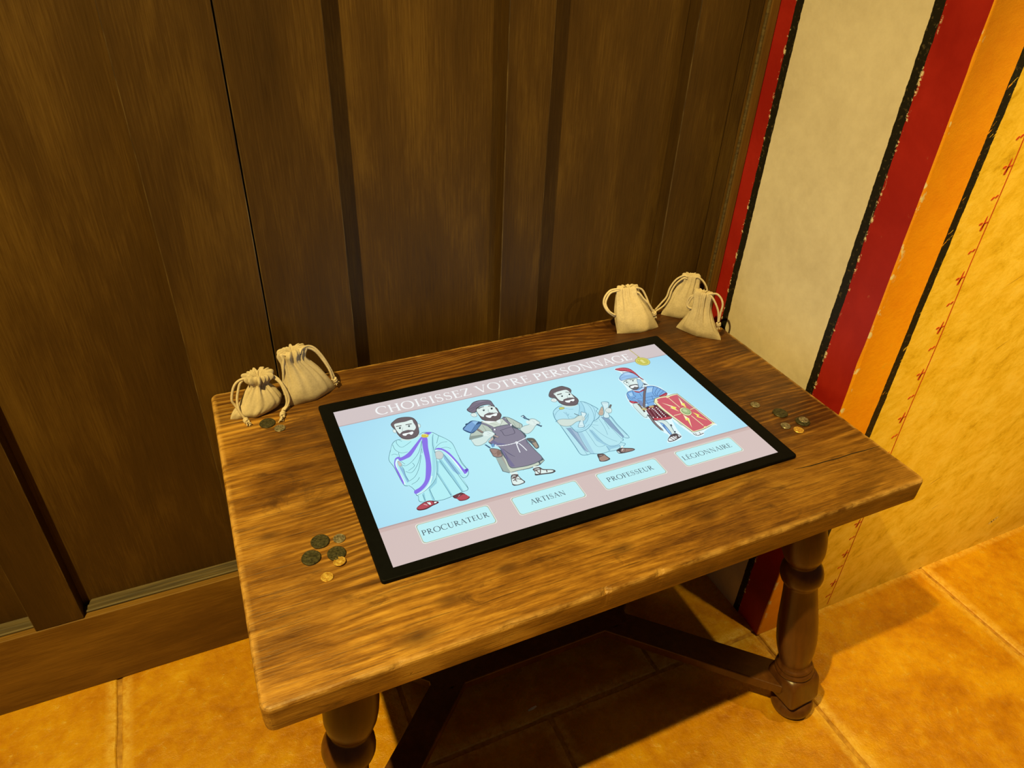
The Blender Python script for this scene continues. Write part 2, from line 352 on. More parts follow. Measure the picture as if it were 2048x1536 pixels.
def ledge(x0, x1):
    """chamfered moulding that closes a panel's foot, mitred at the ends"""
    prof = [(0.011, -0.004), (0.011, 0.002), (0.0135, 0.0040), (0.0155, 0.0030), (0.018, 0.0062), (0.0205, 0.0088), (0.0225, 0.0080), (0.0255, 0.0115), (0.029, 0.0125), (0.029, -0.004)]
    V = []; F = []; n = len(prof)
    for x, sgn in ((x0, 1), (x1, -1)):
        for dy, dz in prof: V.append(P(x+sgn*(dy-0.011)*(0.8 if sgn > 0 else 0.0), YB+0.0002+dy, ZB+dz))
    for k in range(n): F.append([k, (k+1) % n, n+(k+1) % n, n+k])
    F.append(list(range(n))[::-1]); F.append(list(range(n, 2*n))); return V, F
for x0, x1 in edges:
    board('panel', x0-0.004, x1+0.004, YP, YP+0.016, ZB-0.01, 1.98, M_PANEL, b=0.0)
    V, F = ledge(x0, x1); mesh_obj('moulding', V, F, M_LEDGE, wb)
bb = struct(box('baseboard_back', P(-3.2, YB-0.0015, -H), P(0.492, YP+0.017, ZB-0.0012), M_BASE, b=0.002))
# end post between the panelling and the painted pier
t1 = struct(box('trim_1', P(0.4745, 0.2472, -H+0.0), P(0.4925, YP+0.018, 1.98), M_POST, b=0.002))
o = box('bead', P(0.4700, 0.2490, -H), P(0.4750, 0.2535, 1.98), M_LEDGE, t1, b=0.002)
o = box('cove_strip', P(0.4722, 0.2640, -H), P(0.4750, YB-0.002, 1.98), M_STILE, t1, b=0.001)
# ---------------------------------------------------------------- painted pier: side face at x, front face at y, worn outer corner
XS, YF = 0.4935, -0.109
def pier():
    nz = 150; V = []; F = []; sl = []
    zs = [-H+(2.0+H)*k/nz for k in range(nz+1)]
    r = random.Random(11)
    for z in zs:
        q = 0.0012+0.0022*max(0.0, noise.noise(Vector((3.3, 1.2, z*14))))+0.004*max(0.0, noise.noise(Vector((8.3, 5.2, z*33)))-0.25)
        w = 0.0010*noise.noise(Vector((1.0, 2.0, z*8)))
        for x, y in ((XS, 0.36), (XS, 0.10), (XS, YF+0.03), (XS+w*0.3, YF+q+0.0012), (XS+q*0.45, YF+q*0.45), (XS+q+0.0012, YF+w*0.3), (XS+0.03, YF), (1.4, YF), (2.9, YF), (2.9, 0.36)):
            V.append(P(x, y, z))
    m = 10
    for i in range(nz):
        for k in range(m):
            F.append([i*m+k, i*m+(k+1) % m, (i+1)*m+(k+1) % m, (i+1)*m+k]); sl.append(0 if k < 3 else 1)
    F.append(list(range(m))[::-1]); sl.append(1); F.append([nz*m+k for k in range(m)]); sl.append(1)
    # quads were listed outward for a clockwise footprint: flip
    return V, [f[::-1] for f in F], sl
V, F, sl = pier()
wr = struct(mesh_obj('wall_right', V, F, [M_SIDE, M_FRONT], slots=sl))
# painted garland on the ochre face: a thin upright line, leaf sprays and pairs of dots
def flat_poly(pts, y): return [P(x, y, z) for x, z in pts]
def blob(cx, cz, rx, rz, rot, n=10):
    out = []
    for k in range(n):
        a = 2*math.pi*k/n; u, w = rx*math.cos(a), rz*math.sin(a); out.append((cx+u*math.cos(rot)-w*math.sin(rot), cz+u*math.sin(rot)+w*math.cos(rot)))
    return out
def motif(name, polys):
    V = []; F = []
    for p in polys:
        o = len(V); n = len(p); V += flat_poly(p, YF-0.0005)+flat_poly(p, YF+0.001); F.append([o+k for k in range(n)])
        F += [[o+k, o+n+k, o+n+(k+1) % n, o+(k+1) % n] for k in range(n)]
    return mesh_obj(name, V, F, M_MOTIF, wr)
def lx(z): return 0.6745-0.0165*z/0.6+0.0008*math.sin(z*21)
line = []
zz = [-0.61+0.02*k for k in range(120)]
for a, b in zip(zz[:-1], zz[1:]): line.append([(lx(a)-0.0008, a), (lx(a)+0.0008, a), (lx(b)+0.0008, b), (lx(b)-0.0008, b)])
motif('painted_line', line)
r = random.Random(5)
fz = [-0.534, -0.440, -0.3486, -0.26, -0.17, -0.0765, 0.0195, 0.1132, 0.2039, 0.2955, 0.3819, 0.475, 0.57, 0.66]
dz = [-0.577, -0.482, -0.3916, -0.30, -0.215, -0.1195, -0.0297, 0.072, 0.1578, 0.2498, 0.3361, 0.4242, 0.52, 0.615]
for z in fz:
    x = lx(z)
    motif('painted_spray', [blob(x-0.0085, z+r.uniform(-.001, .001), 0.0125, 0.0017, 1.52), blob(x-0.0105, z-0.0052, 0.0065, 0.0018, 1.35), blob(x-0.0160, z+0.0004, 0.0040, 0.0021, 0.25), blob(x-0.0048, z+0.0012, 0.0046, 0.0011, 0.3)])
for z in dz:
    x = lx(z); motif('painted_dots', [blob(x-0.0062, z+0.0018, 0.0036, 0.0019, 0.7), blob(x-0.0136, z-0.0006, 0.0038, 0.0019, 0.75)])
# scratched gouge low on the ochre face
gp = [blob(1.197+0.006*k, -0.543+0.0035*k, 0.0065-0.0008*k, 0.0028, 0.5) for k in range(4)]
V = []; F = []
for p in gp: o_ = len(V); V += flat_poly(p, YF-0.0007); F.append([o_+k for k in range(len(p))])
mesh_obj('plaster_gouge', V, F, M_CHIP, wr)

# ---------------------------------------------------------------- table
TX, TY, TT, TB = 0.4715, 0.2945, -0.006, -0.046
table = tag(empty('wooden_table', P(0, 0, -H)), 'rustic brown wooden table with turned splayed legs, carrying the black touch screen', 'table')
def T(x, y, z): return Vector((x*S, y*S, (z+H)*S))          # in the table's own frame
def tabletop():
    pts = []; rc = 0.011; step = 0.004
    def edge(a, b):
        n = int(math.dist(a, b)/step); return [(a[0]+(b[0]-a[0])*k/n, a[1]+(b[1]-a[1])*k/n) for k in range(n)]
    X, Y = TX, TY
    def arc(cx, cy, a0): return [(cx+rc*math.cos(a0+math.pi/2*k/5), cy+rc*math.sin(a0+math.pi/2*k/5)) for k in range(5)]
    pts += edge((-X+rc, -Y), (X-rc, -Y))+arc(X-rc, -Y+rc, -math.pi/2)+edge((X, -Y+rc), (X, Y-rc))+arc(X-rc, Y-rc, 0)
    pts += edge((X-rc, Y), (-X+rc, Y))+arc(-X+rc, Y-rc, math.pi/2)+edge((-X, Y-rc), (-X, -Y+rc))+arc(-X+rc, -Y+rc, math.pi)
    m = len(pts); nr = []
    for i in range(m):
        a, b = pts[i-1], pts[(i+1) % m]; d = (b[0]-a[0], b[1]-a[1]); l = math.hypot(*d) or 1; nr.append((-d[1]/l, d[0]/l))
    prof = [(0.004, TB, 0), (0.0006, TB+0.003, 0), (0.0, TB+0.010, 0), (0.0, TT-0.0055, 0.25), (0.0008, TT-0.0026, 1.0), (0.0024, TT-0.0008, 1.0), (0.0046, TT-0.0001, 0.7), (0.0090, TT, 0.0)]
    nick = [(-0.072, 0.005, 0.004), (0.005, 0.006, 0.003), (-0.20, 0.009, 0.002), (0.20, 0.006, 0.002), (-0.33, 0.007, 0.002), (0.33, 0.005, 0.0015)]
    V = []; W = []
    for ins, z, w in prof:
        for i, (x, y) in enumerate(pts):
            j = 0.0005*noise.noise(Vector((x*40, y*40, 1.7)))+0.0005*noise.noise(Vector((x*140, y*140, 4.1)))
            dip = 0.0
            if y < -TY+0.002:
                for nx, nw, nd in nick: dip += nd*math.exp(-((x-nx)/nw)**2)
            k = w if w > 0.2 else 0
            q = ins+(j+dip)*k
            V.append(T(x+nr[i][0]*q, y+nr[i][1]*q, z-dip*0.4*k+(noise.noise(Vector((x*60, y*60, 8)))*0.0003*k))); W.append(w)
    F = []; n = len(prof)
    for i in range(n-1):
        for k in range(m): F.append([i*m+k, i*m+(k+1) % m, (i+1)*m+(k+1) % m, (i+1)*m+k])
    F.append(list(range(m))[::-1]); F.append([(n-1)*m+k for k in range(m)]); return V, F, W
V, F, W = tabletop()
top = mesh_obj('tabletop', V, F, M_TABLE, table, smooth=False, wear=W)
# shrinkage crack near the right end of the front board
ck = [(0.30, -0.2035), (0.33, -0.2065), (0.36, -0.2070), (0.385, -0.2085), (0.41, -0.2080), (0.435, -0.2095), (0.468, -0.2100)]
V = []; F = []
for k, (x, y) in enumerate(ck):
    w = 0.0009 if 0 < k < 6 else 0.0003; V += [T(x, y-w, TT+0.00015), T(x, y+w, TT+0.00015)]
for k in range(6): F.append([2*k, 2*k+2, 2*k+3, 2*k+1])
mesh_obj('crack', V, F, plain('crack_dark', (0.012, 0.005, 0.002), 0.9), top)
# turned legs, splayed: axis from (±.355,±.193) under the top to (±.447,±.265) on the floor
LEN = 0.574
prof = [(0.026, -0.002), (0.026, 0.05), (0.0285, 0.075), (0.0325, 0.098), (0.0352, 0.122), (0.0355, 0.14), (0.0342, 0.155), (0.0305, 0.169), (0.0255, 0.1765), (0.0245, 0.1795), (0.0258, 0.182),
        (0.0295, 0.187), (0.0335, 0.195), (0.0352, 0.204), (0.0353, 0.211), (0.0335, 0.2185), (0.0300, 0.2235), (0.0275, 0.2262), (0.0272, 0.232), (0.0285, 0.255), (0.0312, 0.290), (0.0340, 0.325), (0.0352, 0.352), (0.0350, 0.376), (0.0330, 0.398), (0.0300, 0.417), (0.0270, 0.430), (0.0262, 0.4355),
        (0.0290, 0.4385), (0.0318, 0.4410), (0.0322, 0.4440), (0.0300, 0.4462), (0.0325, 0.4485), (0.0348, 0.4515), (0.0350, 0.4555), (0.0330, 0.4580)]
foot = [(0.0270, 0.5345), (0.0280, 0.5375), (0.0330, 0.540), (0.0375, 0.5455), (0.0392, 0.552), (0.0390, 0.558), (0.0365, 0.566), (0.0320, 0.5725)]
def leg_mesh():
    parts = [lathe([(r*S, -z*S) for r, z in prof][::-1], 40), lathe([(r*S, -z*S) for r, z in foot][::-1], 40)]
    # square block with rounded shoulders between turned shaft and bun foot
    V = []; F = []; a = 0.0335; rings = [(0.0315, 0.457, 1.0), (0.0335, 0.4625, 0.75), (0.0345, 0.470, 0.42), (0.0345, 0.480, 0.2), (0.0345, 0.520, 0.2), (0.0335, 0.5275, 0.35), (0.0300, 0.533, 0.8), (0.0275, 0.5355, 1.0)]
    n = 32
    for r, z, c in rings:
        for k in range(n):
            t = 2*math.pi*k/n+math.pi/4*0; ct, st = math.cos(t), math.sin(t); e = 2/(2+ (1-c)*9)
            V.append(Vector((r*S*math.copysign(abs(ct)**e, ct), r*S*math.copysign(abs(st)**e, st), -z*S)))
    for i in range(len(rings)-1):
        for k in range(n): F.append([i*n+k, (i+1)*n+k, (i+1)*n+(k+1) % n, i*n+(k+1) % n])
    F.append(list(range(n))); F.append([(len(rings)-1)*n+k for k in range(n)][::-1])
    parts.append((V, F)); return join(parts)
V, F = leg_mesh(); leg0 = None
for sx in (-1, 1):
    for sy in (-1, 1):
        a = T(sx*0.355, sy*0.193, TB); b = T(sx*0.447, sy*0.265, -H+0.0005); d = (b-a)
        if leg0 is None: leg0 = lo_ = mesh_obj('leg', V, F, M_LEG, table, smooth=True)
        else: lo_ = leg0.copy(); COL.objects.link(lo_)
        z = -d.normalized(); y = Vector((0, 1, 0)); x = y.cross(z).normalized(); y = z.cross(x)
        m = Matrix((x, y, z)).transposed().to_4x4(); m.translation = a; k = d.length/(LEN*S)
        lo_.matrix_local = m @ Matrix.Diagonal((1, 1, k*0.999, 1))
for p in leg0.data.polygons: p.use_smooth = len(p.vertices) == 4
# two cleats under the top, and the flat double-Y stretcher
for sx in (-1, 1): 
    V, F = bevel_box(T(sx*0.355-0.03, -0.24, TB-0.022), T(sx*0.355+0.03, 0.24, TB+0.0005), 0.002); mesh_obj('cleat', V, F, M_LEG, table)
def plank(a, b, w, z0, z1, name):
    a, b = Vector(a), Vector(b); d = (b-a).normalized(); n = Vector((-d.y, d.x))*w/2
    bm = bmesh.new(); c = [a+n, a-n, b-n, b+n]
    lo = [bm.verts.new(T(p.x, p.y, z0)) for p in c]; hi = [bm.verts.new(T(p.x, p.y, z1)) for p in c]
    bm.faces.new(lo); bm.faces.new(hi[::-1])
    for k in range(4): bm.faces.new((lo[k], hi[k], hi[(k+1) % 4], lo[(k+1) % 4]))
    bmesh.ops.recalc_face_normals(bm, faces=bm.faces); bmesh.ops.bevel(bm, geom=list(bm.edges), offset=0.003, segments=2, affect='EDGES', profile=0.5)
    bm.verts.index_update(); V = [v.co.copy() for v in bm.verts]; F = [[v.index for v in f.verts] for f in bm.faces]; bm.free()
    return mesh_obj(name, V, F, M_LEG, table)
plank((-0.212, 0), (0.212, 0), 0.05, -0.555, -0.533, 'stretcher')
for sx in (-1, 1):
    for sy in (-1, 1): plank((sx*0.156, sy*-0.010), (sx*0.420, sy*0.244), 0.058, -0.5548, -0.5332, 'diagonal_brace')

# ---------------------------------------------------------------- touch screen lying on the table
scr = tag(empty('touch_screen', P(0, 0, TT)), 'large black-framed touch screen lying flat on the table, showing four Roman characters', 'screen')
BZ = -TT                                            # its height above the table top
def Q(x, y, z): return Vector((x*S, y*S, z*S))
def rrect(x0, y0, x1, y1, r, n=6):
    out = []
    for cx, cy, a0 in ((x1-r, y0+r, -90), (x1-r, y1-r, 0), (x0+r, y1-r, 90), (x0+r, y0+r, 180)):
        for k in range(n+1): a = math.radians(a0+90*k/n); out.append((cx+r*math.cos(a), cy+r*math.sin(a)))
    return out
V = []; F = []; levels = [(0.001, 0.0002), (0.0, 0.001), (0.0, BZ-0.0016), (0.0005, BZ-0.0006), (0.0016, BZ-0.0001)]
for ins, z in levels: V += [Q(x, y, z) for x, y in rrect(-0.3178+ins, -0.1845+ins, 0.3228-ins, 0.1950-ins, 0.0045-ins*0.8)]
m = 28
for i in range(len(levels)-1):
    for k in range(m): F.append([i*m+k, i*m+(k+1) % m, (i+1)*m+(k+1) % m, (i+1)*m+k])
F.append(list(range(m))[::-1]); F.append([4*m+k for k in range(m)])
mesh_obj('bezel', V, F, M_BEZEL, scr)
EM = {}
def emat(h):
    if h not in EM:
        m = bpy.data.materials.new('lit_pixels_'+h); m.use_nodes = True; b = m.node_tree.nodes['Principled BSDF']
        b.inputs['Base Color'].default_value = (0, 0, 0, 1); b.inputs['Roughness'].default_value = 0.3; b.inputs['Specular IOR Level'].default_value = 0.2
        b.inputs['Emission Color'].default_value = lin(h); b.inputs['Emission Strength'].default_value = 1.0
        m.cycles.emission_sampling = 'NONE'; EM[h] = m
    return EM[h]
W0, H0 = 598.0, 336.4                                # lit area in mm (table units), origin bottom left
def X(x, y, k): return Q((x-W0/2)/1000, (y-H0/2)/1000, BZ+0.00002+0.000007*k)
s = NT('lit_sky_blue_picture'); x, y, z = s.sep(s.co)
d = s.math('SQRT', s.add(s.math('POWER', s.mul(x, 1/(0.36*S)), 2.0), s.math('POWER', s.mul(s.add(y, 0.02), 1/(0.26*S)), 2.0)))
colr = s.ramp(s.map(d, 0.0, 1.15), [(0.0, lin('bdf3f9')), (0.55, lin('b6eaf8')), (1.0, lin('a3d6f2'))])
s.b.inputs['Base Color'].default_value = (0, 0, 0, 1); s.b.inputs['Roughness'].default_value = 0.3; s.b.inputs['Specular IOR Level'].default_value = 0.2
s.link(colr, s.b.inputs['Emission Color']); s.b.inputs['Emission Strength'].default_value = 1.0
V = [X(0, 0, 0), X(W0, 0, 0), X(W0, H0, 0), X(0, H0, 0)]
disp = mesh_obj('display', V, [[0, 1, 2, 3]], s.m, scr)
class Sheet:
    """flat print: polygons of lit colour, later ones on top"""
    def __init__(s, k0=1): s.V = []; s.F = []; s.sl = []; s.cols = []; s.k = k0
    def poly(s, pts, col, raise_=True):
        if len(pts) < 3: return
        area = sum(a[0]*b[1]-b[0]*a[1] for a, b in zip(pts, pts[1:]+pts[:1]))
        if area < 0: pts = pts[::-1]
        if col not in s.cols: s.cols.append(col)
        o = len(s.V); s.V += [X(p[0], p[1], s.k) for p in pts]; s.F.append([o+i for i in range(len(pts))]); s.sl.append(s.cols.index(col))
        if raise_: s.k += 1
    def line(s, pts, w, col, smooth=True):
        p = [Vector(q) for q in pts]
        if smooth and len(p) > 2: p = crom(p, 5)
        if col not in s.cols: s.cols.append(col)
        o = len(s.V); n = len(p); ww = w if callable(w) else (lambda t: w)
        for i, q in enumerate(p):
            t = (p[min(i+1, n-1)]-p[max(i-1, 0)]); t = t.normalized() if t.length else Vector((1, 0)); nn = Vector((-t.y, t.x))*ww(i/(n-1))/2
            s.V += [X(*(q+nn), s.k), X(*(q-nn), s.k)]
        for i in range(n-1): s.F.append([o+2*i, o+2*i+1, o+2*i+3, o+2*i+2]); s.sl.append(s.cols.index(col))
        s.k += 1
    def build(s, name):
        return mesh_obj(name, s.V, s.F, [emat(c) for c in s.cols], disp, slots=s.sl)
sh = Sheet(2); sh.poly([(0, 297), (W0, 297), (W0, H0), (0, H0)], 'd3c6c6'); sh.poly([(0, 296.4), (W0, 296.4), (W0, 298.2), (0, 298.2)], 'b9a9ab'); sh.build('header_band')
sh = Sheet(2); sh.poly([(0, 0), (W0, 0), (W0, 68.2), (0, 68.2)], 'd5c1bd'); sh.poly([(0, 66.8), (W0, 66.8), (W0, 69.0), (0, 69.0)], 'b7a3a2'); sh.poly([(0, 61), (W0, 61), (W0, 66.8), (0, 66.8)], 'cdb5b0'); sh.build('footer_band')
# roman capitals drawn with thick and thin strokes
def arc(cx, cy, rx, ry, a0, a1, n=14): return [(cx+rx*math.cos(math.radians(a0+(a1-a0)*k/n)), cy+ry*math.sin(math.radians(a0+(a1-a0)*k/n))) for k in range(n+1)]
K, TN = 0.135, 0.055
def sf(x, y, w=0.13): return (TN, [(x-w, y), (x+w, y)])
def cal(a0, a1, p=1.0): return lambda t: TN+(K-TN)*abs(math.cos(math.radians(a0+(a1-a0)*t)))**p
def stem(x, y0=0, y1=1): return (K, [(x, y0), (x, y1)])
GL = {
 'A': (0.80, [(TN, [(0.06, 0), (0.40, 1.0)]), (K, [(0.38, 1.02), (0.72, 0)]), (TN, [(0.19, 0.36), (0.58, 0.36)]), sf(0.06, 0.02), sf(0.72, 0.02)]),
 'C': (0.84, [(cal(48, 312), arc(0.47, 0.5, 0.44, 0.52, 48, 312, 24)), (TN, [(0.78, 0.70), (0.78, 0.95)])]),
 'E': (0.60, [stem(0.13), (TN, [(0.0, 0.975), (0.52, 0.975)]), (TN, [(0.13, 0.52), (0.45, 0.52)]), (TN, [(0.0, 0.025), (0.57, 0.025)]), (TN, [(0.51, 0.82), (0.51, 1.0)]), (TN, [(0.44, 0.43), (0.44, 0.61)]), (TN, [(0.56, 0), (0.58, 0.20)])]),
 'F': (0.56, [stem(0.13), (TN, [(0.0, 0.975), (0.52, 0.975)]), (TN, [(0.13, 0.50), (0.45, 0.50)]), (TN, [(0.51, 0.82), (0.51, 1.0)]), (TN, [(0.44, 0.41), (0.44, 0.59)]), sf(0.13, 0.025)]),
 'G': (0.90, [(cal(48, 320), arc(0.47, 0.5, 0.44, 0.52, 48, 320, 24)), (TN, [(0.78, 0.70), (0.78, 0.95)]), (K, [(0.78, 0.06), (0.78, 0.40)]), sf(0.76, 0.41)]),
 'H': (0.86, [stem(0.14), stem(0.70), (TN, [(0.14, 0.52), (0.70, 0.52)]), sf(0.14, 0.025), sf(0.14, 0.975), sf(0.70, 0.025), sf(0.70, 0.975)]),
 'I': (0.34, [stem(0.16), sf(0.16, 0.025), sf(0.16, 0.975)]),
 'L': (0.60, [stem(0.13), sf(0.13, 0.975), (TN, [(0.0, 0.025), (0.55, 0.025)]), (TN, [(0.54, 0), (0.56, 0.22)])]),
 'N': (0.92, [(TN, [(0.13, 0), (0.13, 1)]), (TN, [(0.76, 0), (0.76, 1)]), (K, [(0.11, 1.0), (0.76, 0.0)]), sf(0.13, 0.025, 0.11), sf(0.09, 0.975, 0.10), sf(0.76, 0.975, 0.11)]),
 'O': (0.98, [(cal(0, 360), arc(0.48, 0.5, 0.43, 0.51, 0, 360, 36))]),
 'P': (0.64, [stem(0.13), sf(0.13, 0.025), (TN, [(0, 0.975), (0.22, 0.975)]), (cal(90, -90), arc(0.17, 0.72, 0.38, 0.255, 90, -90))]),
 'R': (0.76, [stem(0.13), sf(0.13, 0.025), (TN, [(0, 0.975), (0.22, 0.975)]), (cal(90, -90), arc(0.17, 0.73, 0.36, 0.245, 90, -90)), (K, [(0.26, 0.50), (0.66, 0.0)]), sf(0.70, 0.025, 0.07)]),
 'S': (0.60, [(lambda t: TN+(K-TN)*math.exp(-((t-0.5)/0.22)**2), arc(0.29, 0.755, 0.20, 0.235, 35, 262, 12)+arc(0.28, 0.265, 0.23, 0.255, 78, -150, 12)), (TN, [(0.48, 0.78), (0.48, 0.98)]), (TN, [(0.06, 0.02), (0.06, 0.24)])]),
 'T': (0.72, [stem(0.35), sf(0.35, 0.025), (TN, [(0.02, 0.975), (0.68, 0.975)]), (TN, [(0.03, 0.80), (0.03, 1.0)]), (TN, [(0.67, 0.80), (0.67, 1.0)])]),
 'U': (0.84, [(K, [(0.14, 1), (0.14, 0.34)]), (lambda t: K+(TN-K)*t, arc(0.41, 0.34, 0.27, 0.36, 180, 360, 14)), (TN, [(0.68, 0.34), (0.68, 1)]), sf(0.14, 0.975), sf(0.68, 0.975, 0.11)]),
 'V': (0.80, [(K, [(0.09, 1), (0.42, -0.02)]), (TN, [(0.40, -0.02), (0.72, 1)]), sf(0.09, 0.975), sf(0.72, 0.975, 0.10)]),
 'Z': (0.70, [(TN, [(0.06, 0.975), (0.62, 0.975)]), (K, [(0.60, 0.97), (0.08, 0.03)]), (TN, [(0.04, 0.025), (0.64, 0.025)]), (TN, [(0.07, 0.82), (0.07, 1.0)]), (TN, [(0.63, 0), (0.65, 0.20)])]),
}
GL['É'] = (GL['E'][0], GL['E'][1]+[(0.09, [(0.22, 1.08), (0.36, 1.26)])])
def text(word, x0, x1, y0, cap, col, k0, name, bold=1.0):
    sh = Sheet(k0); sp = 0.10; tot = sum(GL[c][0] for c in word)+sp*(len(word)-1); kx = (x1-x0)/tot; x = x0
    for c in word:
        for w, pts in GL[c][1]:
            pp = [(x+px*kx, y0+py*cap) for px, py in pts]; u = cap*bold
            ww = (lambda t, w=w: w(t)*u) if callable(w) else w*u
            k = sh.k; sh.line(pp, ww, col, smooth=False); sh.k = k
        x += (GL[c][0]+sp)*kx
    return sh.build(name)
for w, a, b in (('CHOISISSEZ', 62.5, 221), ('VOTRE', 232, 329), ('PERSONNAGE', 339.5, 530.5)): text(w, a, b, 304.8, 20.0, 'f5f8f8', 8, 'title_word', 1.05)
def button(x0, x1, word, tx0, tx1):
    y0, y1, c = 23.2, 57.0, 3.4
    def pts(i): 
        a, b, l, r, cc = y0+i, y1-i, x0+i, x1-i, c
        return [(l+cc, a), (r-cc, a), (r-cc, a+cc), (r, a+cc), (r, b-cc), (r-cc, b-cc), (r-cc, b), (l+cc, b), (l+cc, b-cc), (l, b-cc), (l, a+cc), (l+cc, a+cc)] if False else \
               [(l+cc, a), (r-cc, a), (r-cc*0.35, a+cc*0.35), (r, a+cc), (r, b-cc), (r-cc*0.35, b-cc*0.35), (r-cc, b), (l+cc, b), (l+cc*0.35, b-cc*0.35), (l, b-cc), (l, a+cc), (l+cc*0.35, a+cc*0.35)]
    sh = Sheet(6); sh.poly(pts(-1.3), 'e9efe4'); sh.poly(pts(-0.4), 'b4b79c'); sh.poly(pts(0.6), 'c0f1f6'); sh.build('button')
    text(word, tx0, tx1, 36.2, 9.0, '47525c', 14, 'caption', 0.95)
button(46.2, 146.2, 'PROCURATEUR', 49.6, 141.5); button(180.8, 280.0, 'ARTISAN', 203.2, 255.8); button(313.2, 413.2, 'PROFESSEUR', 323.5, 399.8); button(448.8, 551.5, 'LÉGIONNAIRE', 453.2, 541.0)
# gold coin pendant on its chain, drawn in the header
sh = Sheet(20)
ch = [(543.0, 336.2), (543.6, 328), (544.4, 320), (545.2, 312), (545.6, 305)]
for k in range(13):
    t = k/12*4; i = min(int(t), 3); f = t-i; cx = ch[i][0]+(ch[i+1][0]-ch[i][0])*f; cy = ch[i][1]+(ch[i+1][1]-ch[i][1])*f
    sh.poly([(cx+1.5*math.cos(a)*(1 if k % 2 else 0.6), cy+1.5*math.sin(a)) for a in [q*math.pi/4 for q in range(8)]], 'a89c58'); sh.poly([(cx+0.9*math.cos(a)*(1 if k % 2 else 0.6), cy+0.9*math.sin(a)) for a in [q*math.pi/4 for q in range(8)]], 'd8cc84')
def disc(cx, cy, r, col, n=24, ry=None): sh.poly([(cx+r*math.cos(2*math.pi*q/n), cy+(ry or r)*math.sin(2*math.pi*q/n)) for q in range(n)], col)
disc(543.6, 291.8, 13.6, '9c9440'); disc(543.6, 291.8, 12.6, 'e0dc7e'); disc(543.6, 291.8, 10.6, 'b9b34c'); disc(543.6, 291.8, 9.8, 'cbc65c'); disc(543.6, 306.2, 2.2, 'b9b34c')
sh.poly([(541, 287), (546, 286), (547, 289), (545, 291), (547, 294), (545, 298), (541.5, 297.5), (540.5, 293), (542, 290.5)], 'e6e290'); sh.poly([(536, 297), (538, 299), (539, 296)], 'ece8a8')
sh.build('coin_pendant')
